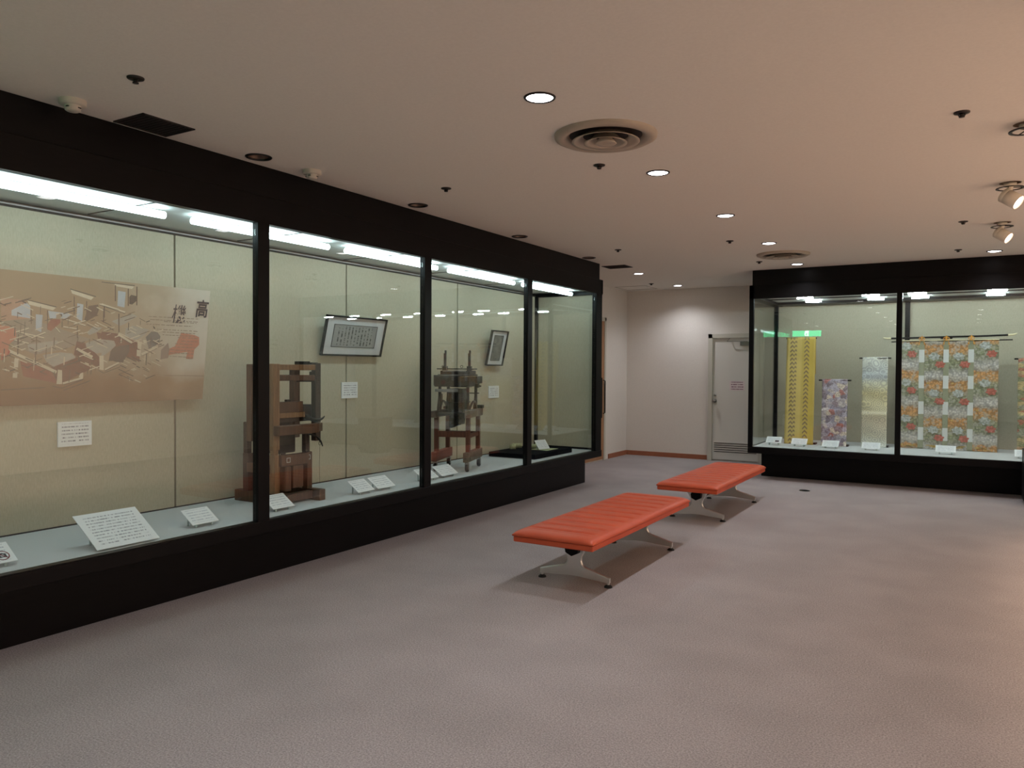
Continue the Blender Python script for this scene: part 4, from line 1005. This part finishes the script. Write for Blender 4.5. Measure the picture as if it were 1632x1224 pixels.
mp('hook_bundle', [(-.075, .075, -.13, .13, 1.01, 1.25), (-.085, .085, -.15, .15, 1.10, 1.115)], 'machine', .004)
f = MB()
for k in range(9): f.bar((-.068+.017*k, -.136, 1.015-FZ), (-.068+.017*k, -.136, 1.245-FZ), .006, .006, 0, (1, 0, 0))
f.build('needle_rods', 'darksteel', ms, local=True)
mp('silver_bar', [(-.175, .06, -.245, -.22, 1.218, 1.247)], 'steel', .002)
mp('drive_rod', [], 'darksteel', 0, [([(-.235, -.2, 1.02), (.10, -.2, 1.02)], .006), ([(.05, .1, 1.20), (.19, .1, 1.20)], .006), ([(-.12, -.18, 1.09), (-.12, -.18, 1.2)], .005), ([(.12, -.1, 1.09), (.12, -.1, 1.2)], .005)])
mp('card_box', [(-.185, .06, -.24, .05, 1.27, 1.375)], 'machine', .006)
mp('card_box', [(.06, .15, -.16, .18, 1.27, 1.37), (-.1, .1, .05, .16, 1.26, 1.35)], 'machine', .006)
mp('side_plate', [(-.205, -.187, -.20, .16, 1.28, 1.385), (.185, .205, -.05, .18, 1.30, 1.375)], 'darksteel', .006)
mp('side_arm', [(.15, .19, .06, .12, 1.255, 1.30), (.15, .215, .08, .10, 1.265, 1.28)], 'machine', .004)
mp('top_deck', [(-.165, .16, -.19, .16, 1.375, 1.393), (-.15, .15, -.15, .12, 1.393, 1.43)], 'machine', .005)
mp('top_rim', [(-.12, .12, -.165, -.155, 1.42, 1.434), (-.165, .05, -.197, -.19, 1.38, 1.388)], 'steel', .001)
mp('cross_rod', [], 'darksteel', 0, [([(-.215, -.05, 1.447), (.205, -.05, 1.447)], .0055)])
f = MB(); n = 16
for (cu_, cv, cz, r) in ((.045, -.05, 1.47, .013), (-.155, -.05, 1.47, .010)):
    f.tube([(cu_+r*math.sin(2*math.pi*k/n), cv, cz-r*math.cos(2*math.pi*k/n)-FZ) for k in range(n+1)], .0025, 6)
f.build('lifting_eye', 'darksteel', ms, local=True)
for u, l in ((-.13, .006), (.125, .006)):
    mp('upright_slide', [(u-.022, u+.022, -.075, -.02, 1.43, 1.475), (u-.012, u+.012, -.06, -.035, 1.47, 1.605), (u-.004, u+.014, -.058, -.037, 1.60, 1.635)], 'machine', .003)
f = MB(); f.add([(x, y, z-FZ) for y in (-.10, .06) for x, z in ((-.07, .985), (.06, .985), (.05, .885), (.03, .885), (.0, .87), (-.05, .85), (-.07, .86))],
                [(0, 1, 2, 3, 4, 5, 6), (13, 12, 11, 10, 9, 8, 7)]+[(i, 7+i, 7+(i+1) % 7, (i+1) % 7) for i in range(7)])
f.build('hanging_weight', 'machine', ms, .006, True)

# ------------------------------------------------------------------ black platform with woven sample
pf = MB().box(-4.80, -4.19, 7.49, 8.43, FZ, .486).build('platform', 'velvet', None, .003); tag(pf, 'low black cloth covered platform in the last bay of the long case', 'platform')
sm = empty('woven_sample', (-4.5, 8.1, .486)); tag(sm, 'pale greenish folded woven band curling on the black platform', 'textile')
M['celadon'] = noise_mat('pale_greenish_silk', [(.3, srgb(176, 176, 132)), (.6, srgb(196, 198, 160)), (.8, srgb(210, 206, 178))], 30, rough=.7, stretch=(3, 1, 1))
def band(pts, w, name):
    f = MB(); vs = []; fs = []
    for i, p in enumerate(pts):
        p = Vector(p); vs += [p, p+Vector((0, 0, w))]
    for i in range(len(pts)-1): fs.append((2*i, 2*i+1, 2*i+3, 2*i+2))
    f.add(vs, fs, 0, True); o = f.build(name, 'celadon', sm); s = o.modifiers.new('thick', 'SOLIDIFY'); s.thickness = .004
    return o
band([(-4.74+.05*math.sin(k*.9), 7.86+.028*k, .488) for k in range(9)], .055, 'curled_band')
band([(-4.57+.04*math.sin(k*.8), 8.08+.030*k, .488) for k in range(9)], .05, 'curled_band')
f = MB(); f.box(-4.52, -4.28, 7.95, 8.24, .4862, .489); f.build('flat_band', 'celadon', sm, .003)
c = card('white card tilted on the black platform beside the pale woven band', (-4.35, 8.02, .4975), (.25, 1, 0), (-.07, 0, .09), .19, .13, 'print4', G1, floor=.495)

# ------------------------------------------------------------------ textiles in the end case
def vor_mat(name, bands, scale, stretch=(1, 1, 1), noise_amt=.25, rough=.6, metal=0.0, sheen=0):
    """flower-like cells: the colour of each cell is drawn from the list, petals from the cell distance"""
    m = base_mat(name, (1, 1, 1, 1), rough, metal, .3); b = m.node_tree.nodes['Principled BSDF']
    tc = N(m, 'ShaderNodeTexCoord'); mp_ = N(m, 'ShaderNodeMapping'); mp_.inputs['Scale'].default_value = stretch; L(m, tc.outputs['Object'], mp_.inputs[0])
    nz = N(m, 'ShaderNodeTexNoise'); nz.inputs['Scale'].default_value = scale*.8; L(m, mp_.outputs[0], nz.inputs['Vector'])
    mx = N(m, 'ShaderNodeMix', data_type='RGBA', blend_type='LINEAR_LIGHT'); mx.inputs[0].default_value = noise_amt*.1
    L(m, mp_.outputs[0], mx.inputs[6]); L(m, nz.outputs['Color'], mx.inputs[7])
    v = N(m, 'ShaderNodeTexVoronoi'); v.inputs['Scale'].default_value = scale; L(m, mx.outputs[2], v.inputs['Vector'])
    v2 = N(m, 'ShaderNodeTexVoronoi'); v2.inputs['Scale'].default_value = scale*3.1; L(m, mx.outputs[2], v2.inputs['Vector'])
    sp_ = N(m, 'ShaderNodeSeparateXYZ'); L(m, v.outputs['Color'], sp_.inputs[0])
    r = ramp(m, [(i/len(bands), srgb(*c)) for i, c in enumerate(bands)], 'CONSTANT'); L(m, sp_.outputs[0], r.inputs[0])
    r2_ = ramp(m, [(.0, (1.35, 1.32, 1.3, 1)), (.45, (1.05, 1.05, 1.05, 1)), (.75, (.72, .7, .68, 1))]); L(m, v2.outputs['Distance'], r2_.inputs[0])
    mu = N(m, 'ShaderNodeMix', data_type='RGBA', blend_type='MULTIPLY'); mu.inputs[0].default_value = 1; L(m, r.outputs[0], mu.inputs[6]); L(m, r2_.outputs[0], mu.inputs[7])
    L(m, mu.outputs[2], b.inputs['Base Color']); return m
def mathn(m, op, *args):
    n = N(m, 'ShaderNodeMath', operation=op)
    for i, x in enumerate(args):
        if isinstance(x, (int, float)): n.inputs[i].default_value = x
        else: L(m, x, n.inputs[i])
    return n.outputs[0]
def yellow_mat():
    m = base_mat('yellow_striped_silk', (1, 1, 1, 1), .55); b = m.node_tree.nodes['Principled BSDF']
    tc = N(m, 'ShaderNodeTexCoord'); s = N(m, 'ShaderNodeSeparateXYZ'); L(m, tc.outputs['Generated'], s.inputs[0]); U, V = s.outputs['X'], s.outputs['Z']
    r = ramp(m, [(0, srgb(206, 184, 104)), (.12, srgb(220, 198, 122)), (.2, srgb(212, 190, 112)), (.5, srgb(222, 198, 118)), (.56, srgb(208, 184, 98)), (.85, srgb(212, 184, 84)), (1, srgb(198, 172, 84))]); L(m, U, r.inputs[0])
    fac = None
    for c0, w in ((.2, .075), (.32, .04), (.70, .085)):
        d = mathn(m, 'ABSOLUTE', mathn(m, 'SUBTRACT', U, c0)); inside = mathn(m, 'LESS_THAN', d, w)
        ph = mathn(m, 'FRACT', mathn(m, 'ADD', mathn(m, 'MULTIPLY', V, 25), mathn(m, 'MULTIPLY', d, 7))); st = mathn(m, 'LESS_THAN', ph, .42)
        t = mathn(m, 'MULTIPLY', inside, st); fac = t if fac is None else mathn(m, 'MAXIMUM', fac, t)
    mx = N(m, 'ShaderNodeMix', data_type='RGBA'); L(m, mathn(m, 'MULTIPLY', fac, .85), mx.inputs[0]); L(m, r.outputs[0], mx.inputs[6]); mx.inputs[7].default_value = srgb(124, 104, 92); L(m, mx.outputs[2], b.inputs['Base Color']); return m
M['yellow'] = yellow_mat()
M['mauve'] = vor_mat('mauve_flowered_brocade', [(176, 170, 186), (190, 184, 202), (160, 144, 156), (206, 198, 200), (182, 124, 120), (160, 152, 172), (192, 182, 190), (216, 204, 192), (142, 130, 144)], 17)
def cream_mat():
    m = base_mat('cream_circle_brocade', (1, 1, 1, 1), .45); b = m.node_tree.nodes['Principled BSDF']
    tc = N(m, 'ShaderNodeTexCoord'); s = N(m, 'ShaderNodeSeparateXYZ'); L(m, tc.outputs['Generated'], s.inputs[0])
    r = ramp(m, [(0, srgb(216, 222, 216)), (.12, srgb(214, 210, 190)), (.3, srgb(208, 196, 172)), (.42, srgb(222, 214, 182)), (.6, srgb(214, 204, 160)), (.72, srgb(214, 214, 194)), (.78, srgb(188, 196, 202)), (1, srgb(222, 224, 214))]); L(m, s.outputs['Z'], r.inputs[0])
    v = N(m, 'ShaderNodeTexVoronoi'); v.inputs['Scale'].default_value = 11; v.inputs['Randomness'].default_value = .6; L(m, tc.outputs['Object'], v.inputs['Vector'])
    ring = mathn(m, 'SINE', mathn(m, 'MULTIPLY', v.outputs['Distance'], 26)); r2_ = ramp(m, [(.0, (.80, .80, .82, 1)), (.6, (1.12, 1.12, 1.1, 1))]); L(m, ring, r2_.inputs[0])
    mu = N(m, 'ShaderNodeMix', data_type='RGBA', blend_type='MULTIPLY'); mu.inputs[0].default_value = 1; L(m, r.outputs[0], mu.inputs[6]); L(m, r2_.outputs[0], mu.inputs[7]); L(m, mu.outputs[2], b.inputs['Base Color']); return m
M['creamb'] = cream_mat()
M['goldb'] = vor_mat('gold_green_brocade', [(150, 146, 112), (184, 150, 120), (134, 138, 108), (196, 176, 130), (178, 120, 100), (160, 160, 140)], 11, (1, 1, 2.2))
def karaori(zr):
    m = base_mat('flowered_brocade', (1, 1, 1, 1), .55, spec=.3); b = m.node_tree.nodes['Principled BSDF']
    tc = N(m, 'ShaderNodeTexCoord'); g = N(m, 'ShaderNodeNewGeometry'); s = N(m, 'ShaderNodeSeparateXYZ'); L(m, g.outputs['Position'], s.inputs[0])
    nz = N(m, 'ShaderNodeTexNoise'); nz.inputs['Scale'].default_value = 14; nz.inputs['Detail'].default_value = 3; L(m, tc.outputs['Object'], nz.inputs['Vector'])
    z = mathn(m, 'ADD', s.outputs['Z'], mathn(m, 'MULTIPLY', mathn(m, 'SUBTRACT', nz.outputs['Fac'], .5), .10))
    ph = mathn(m, 'FRACT', mathn(m, 'ADD', mathn(m, 'DIVIDE', mathn(m, 'SUBTRACT', zr, z), .478), 4.0))
    r = ramp(m, [(0, srgb(138, 144, 116)), (.13, srgb(150, 150, 132)), (.17, srgb(168, 166, 160)), (.30, srgb(196, 194, 192)), (.42, srgb(166, 158, 146)), (.47, srgb(188, 140, 92)), (.62, srgb(200, 152, 100)), (.72, srgb(176, 144, 104)), (.78, srgb(156, 152, 124)), (.92, srgb(140, 146, 118))]); L(m, ph, r.inputs[0])
    v = N(m, 'ShaderNodeTexVoronoi'); v.inputs['Scale'].default_value = 38; L(m, tc.outputs['Object'], v.inputs['Vector'])
    r2_ = ramp(m, [(.0, (1.65, 1.6, 1.5, 1)), (.35, (1.22, 1.22, 1.22, 1)), (.7, (.7, .7, .7, 1))]); L(m, v.outputs['Distance'], r2_.inputs[0])
    mu = N(m, 'ShaderNodeMix', data_type='RGBA', blend_type='MULTIPLY'); mu.inputs[0].default_value = .9; L(m, r.outputs[0], mu.inputs[6]); L(m, r2_.outputs[0], mu.inputs[7])
    w_ = N(m, 'ShaderNodeTexNoise'); w_.inputs['Scale'].default_value = 26; w_.inputs['Detail'].default_value = 2; L(m, tc.outputs['Object'], w_.inputs['Vector'])
    mx = N(m, 'ShaderNodeMix', data_type='RGBA'); L(m, mathn(m, 'MULTIPLY', mathn(m, 'GREATER_THAN', w_.outputs['Fac'], .56), .55), mx.inputs[0]); L(m, mu.outputs[2], mx.inputs[6]); mx.inputs[7].default_value = srgb(190, 186, 176)
    L(m, mx.outputs[2], b.inputs['Base Color']); return m
M['kara_a'] = karaori(1.678); M['kara_b'] = karaori(1.541)
M['petal_white'] = noise_mat('pale_blue_white_petals', [(.36, srgb(140, 146, 132)), (.5, srgb(178, 184, 182)), (.62, srgb(206, 210, 210))], 34, rough=.6)
M['petal_red'] = noise_mat('coral_red_petals', [(.36, srgb(150, 96, 76)), (.5, srgb(186, 96, 82)), (.64, srgb(204, 136, 124))], 34, rough=.6)
M['gold_thread'] = noise_mat('gold_metal_thread', [(.3, srgb(190, 150, 70)), (.7, srgb(240, 216, 150))], 60, rough=.3, metal=.7)
M['orange_cord'] = noise_mat('orange_silk_cord', [(.35, srgb(206, 134, 40)), (.65, srgb(228, 164, 66))], 60, rough=.6)
M['ivory'] = base_mat('ivory_tip', srgb(224, 214, 176), .35)
def gauze():
    m = base_mat('gauze_and_white_paper', (1, 1, 1, 1), .7); b = m.node_tree.nodes['Principled BSDF']
    g = N(m, 'ShaderNodeNewGeometry'); s = N(m, 'ShaderNodeSeparateXYZ'); L(m, g.outputs['Position'], s.inputs[0])
    ph = mathn(m, 'FRACT', mathn(m, 'ADD', mathn(m, 'DIVIDE', mathn(m, 'SUBTRACT', 1.735, s.outputs['Z']), .3395), 2)); t = mathn(m, 'LESS_THAN', ph, .49)
    nz = N(m, 'ShaderNodeTexNoise'); nz.inputs['Scale'].default_value = 60; r = ramp(m, [(.35, srgb(132, 138, 112)), (.65, srgb(168, 170, 146))]); L(m, nz.outputs['Fac'], r.inputs[0])
    mx = N(m, 'ShaderNodeMix', data_type='RGBA'); L(m, t, mx.inputs[0]); L(m, r.outputs[0], mx.inputs[6]); mx.inputs[7].default_value = srgb(222, 226, 226); L(m, mx.outputs[2], b.inputs['Base Color']); return m
M['gauze'] = gauze()

def sheet(name, x0, x1, z0, z1, y, mat, parent, amp=.004, waves=2.0, ledges=(), lean=0.0, th=.003, curl=0):
    f = MB(); nx, nz = 14, 60; vs = []; fs = []; random.seed(name+str(x0)); ph = random.uniform(0, 6)
    for j in range(nz+1):
        z = z0+(z1-z0)*j/nz
        for i in range(nx+1):
            u = i/nx; x = x0+(x1-x0)*u
            yy = y+amp*math.sin(u*math.pi*waves+ph+z*1.5)-lean*(z1-z)/(z1-z0)
            yy += amp*.8*math.sin(z*23+u*3+ph)
            for zl, d in ledges: yy -= d*max(0, min(1, (zl-z)/.02+.5))*max(0, min(1, 1-(zl-z)/.35))
            if curl: yy -= curl*max(0, 1-(z-z0)/.05)**2
            vs.append((x, yy, z))
    for j in range(nz):
        for i in range(nx):
            a = j*(nx+1)+i; fs.append((a, a+1, a+nx+2, a+nx+1))
    f.add(vs, fs, 0, True); return f
def solid(o, th=.003):
    s = o.modifiers.new('thickness', 'SOLIDIFY'); s.thickness = th; return o
def obi(name, label, x0, x1, ztop, y, mat, rod, zbot=.434, ledges=(), amp=.003, lean=.03, curl=.0):
    r = empty(name, ((x0+x1)/2, y, FZ)); tag(r, label, 'textile')
    solid(sheet('cloth', x0, x1, zbot, ztop, y-.014, mat, r, amp=amp, ledges=ledges, lean=lean, curl=curl).build('front_fall', mat, r))
    f = MB(); n = 10; w0 = len(f.v)
    arc = [(y-.0+.014*math.cos(t)*-1, ztop+.012*math.sin(t)) for t in [math.pi*k/n for k in range(n+1)]]
    vs = [(x, a, b) for a, b in arc for x in (x0, x1)]
    f.add(vs, [(2*k, 2*k+1, 2*k+3, 2*k+2) for k in range(n)], 0, True); f.add([(x0, y+.014, ztop), (x1, y+.014, ztop), (x1, y+.02, ztop-.5), (x0, y+.02, ztop-.5)], [(0, 1, 2, 3)])
    solid(f.build('back_fall', mat, r), .002)
    st = MB(); st.tube([(x0-rod, y, ztop-.003), (x1+rod, y, ztop-.003)], .010, 12); st.tube([((x0+x1)/2, y+.03, FZ), ((x0+x1)/2, y+.03, ztop-.01)], .008, 8)
    st.bar(((x0+x1)/2, y+.03, ztop-.01), ((x0+x1)/2, y, ztop-.006), .01, .008)
    o = st.build('display_stand', 'blackmetal', r)
    f = MB(); f.box(x1-.02, x1+.02, y-.05, y+.08, FZ, .452); f.box(x0, x1+.0, y+.02, y+.045, FZ, .442); f.build('stand_foot', 'blackmetal', r)
obi('yellow_cloth', 'tall yellow silk cloth with two columns of small zigzag pattern, under the green glow', -2.225, -1.845, 1.905, 11.24, 'yellow', .012, lean=.12)
obi('mauve_sash', 'short mauve grey flowered brocade sash with a folded ledge, beside the yellow cloth', -1.745, -1.425, 1.325, 11.18, 'mauve', .045, ledges=[(.93, .028)], lean=.05, curl=.03)
obi('cream_sash', 'cream and gold brocade sash with circle pattern, left of the post', -1.265, -.955, 1.628, 11.36, 'creamb', .04, ledges=[(.89, .03), (1.42, .012)], amp=.006, lean=.05, curl=.03)
obi('gold_sash', 'gold and green flowered sash cut by the picture edge', .50, .85, 1.615, 11.40, 'goldb', .04, ledges=[(.92, .02)], lean=.05)

kc = empty('flowered_hanging', (-.26, 11.42, FZ)); tag(kc, 'wide four-panel orange and green flowered brocade hanging tied with orange cords', 'textile')
KY = 11.40
def flower(f, cx, cz, r, mi, lobes, y):
    n = 30; f.add([(cx+r*(1+.18*math.sin(lobes*t))*math.cos(t), y, cz+r*.78*(1+.18*math.sin(lobes*t+1))*math.sin(t)) for t in [2*math.pi*k/n for k in range(n)]], [tuple(range(n))], mi)
PX = [(-.825, -.585, 'kara_a', 1.678, .02), (-.535, -.305, 'kara_b', 1.541, .06), (-.255, -.030, 'kara_b', 1.541, .06), (.022, .295, 'kara_a', 1.678, .05)]
for i, (x0, x1, mt_, zr, dx) in enumerate(PX):
    f = sheet('p', x0, x1, .436, 1.852, KY, mt_, kc, amp=.003)
    random.seed(i)
    for k in range(3):
        z = zr-.478*k; cx = (x0+x1)/2+dx
        flower(f, cx-.055, z+.105, .062, 1, 7, KY-.0095); flower(f, cx+.012, z, .055, 2, 6, KY-.0105); flower(f, cx+.012, z, .022, 3, 5, KY-.0112)
        flower(f, x0+.05, z-.245, .016, 4, 5, KY-.0095)
    for k in range(4):
        a = random.uniform(x0+.02, x1-.1); zz = .445+random.uniform(0, .035); f.add([(a, KY-.0092, zz), (a+.08, KY-.0092, zz+.006), (a+.09, KY-.0092, zz+.016), (a+.01, KY-.0092, zz+.012)], [(0, 1, 2, 3)], 4)
    o = f.build('brocade_panel', [mt_, 'petal_white', 'petal_red', 'petal_red', 'gold_thread'], kc)
for x0, x1 in ((-.592, -.528), (-.312, -.250), (-.035, .028)):
    solid(sheet('g', x0, x1, .436, 1.852, KY-.006, 'gauze', kc, amp=.001).build('gauze_strip', 'gauze', kc), .001)
f = MB(); f.tube([(-.92, KY+.004, 1.842), (.44, KY+.004, 1.852)], .0075, 12); f.build('lower_rod', 'blackmetal', kc)
f = MB(); f.tube([(-.84, KY-.012, 1.853), (.30, KY-.012, 1.858)], .006, 8); f.build('top_hem', 'ivory', kc)
f = MB(); f.tube([(-.935, KY, 1.888), (-.6, KY, 1.893), (-.26, KY, 1.898), (.1, KY, 1.902), (.40, KY, 1.912)], .012, 12); f.build('carved_pole', 'blackmetal', kc)
f = MB(); f.tube([(-.925, KY, 1.888), (-.97, KY, 1.888), (-1.0, KY, 1.892), (-1.02, KY, 1.902)], [.013, .012, .010, .005], 12); f.build('pole_tip', 'ivory', kc)
f = MB(); f.tube([(.39, KY, 1.912), (.43, KY, 1.914), (.46, KY, 1.92), (.485, KY, 1.932)], [.013, .012, .010, .005], 12); f.build('pole_tip', 'ivory', kc)
for x in (-.56, -.28, -.004):
    f = MB(); zc = 1.898
    f.tube([(x+.018*math.cos(t), KY+.018*math.sin(t)*.9, zc+.004*math.sin(3*t)) for t in [math.pi*2*k/12 for k in range(13)]], .004, 6)
    f.tube([(x, KY-.018, zc+.018), (x+.004, KY-.022, zc), (x-.004, KY-.022, zc-.02), (x, KY-.02, zc-.05)], [.004, .010, .010, .006], 8)
    for s in (-1, 1):
        f.tube(curve_pts([(x, KY-.022, zc-.005), (x+s*.035, KY-.026, zc+.005), (x+s*.03, KY-.024, zc-.035)]), .0055, 6)
        f.tube(curve_pts([(x+s*.004, KY-.022, zc-.02), (x+s*.03, KY-.024, zc-.05), (x+s*.03, KY-.022, zc-.10)]), [.004]*8+[.008, .010, .006], 6)
    f.build('cord_bow', 'orange_cord', kc)
f = MB()
for x in (-.335, -.225): f.box(x-.012, x+.012, KY-.004, KY+.03, 1.872, 1.892)
f.tube([(-.28, KY+.05, FZ), (-.28, KY+.05, 1.88)], .010, 10); f.bar((-.28, KY+.05, 1.876), (-.28, KY+.012, 1.88), .09, .008); f.box(-.45, -.11, KY+.03, KY+.07, FZ, .442)
f.build('display_stand', 'blackmetal', kc)
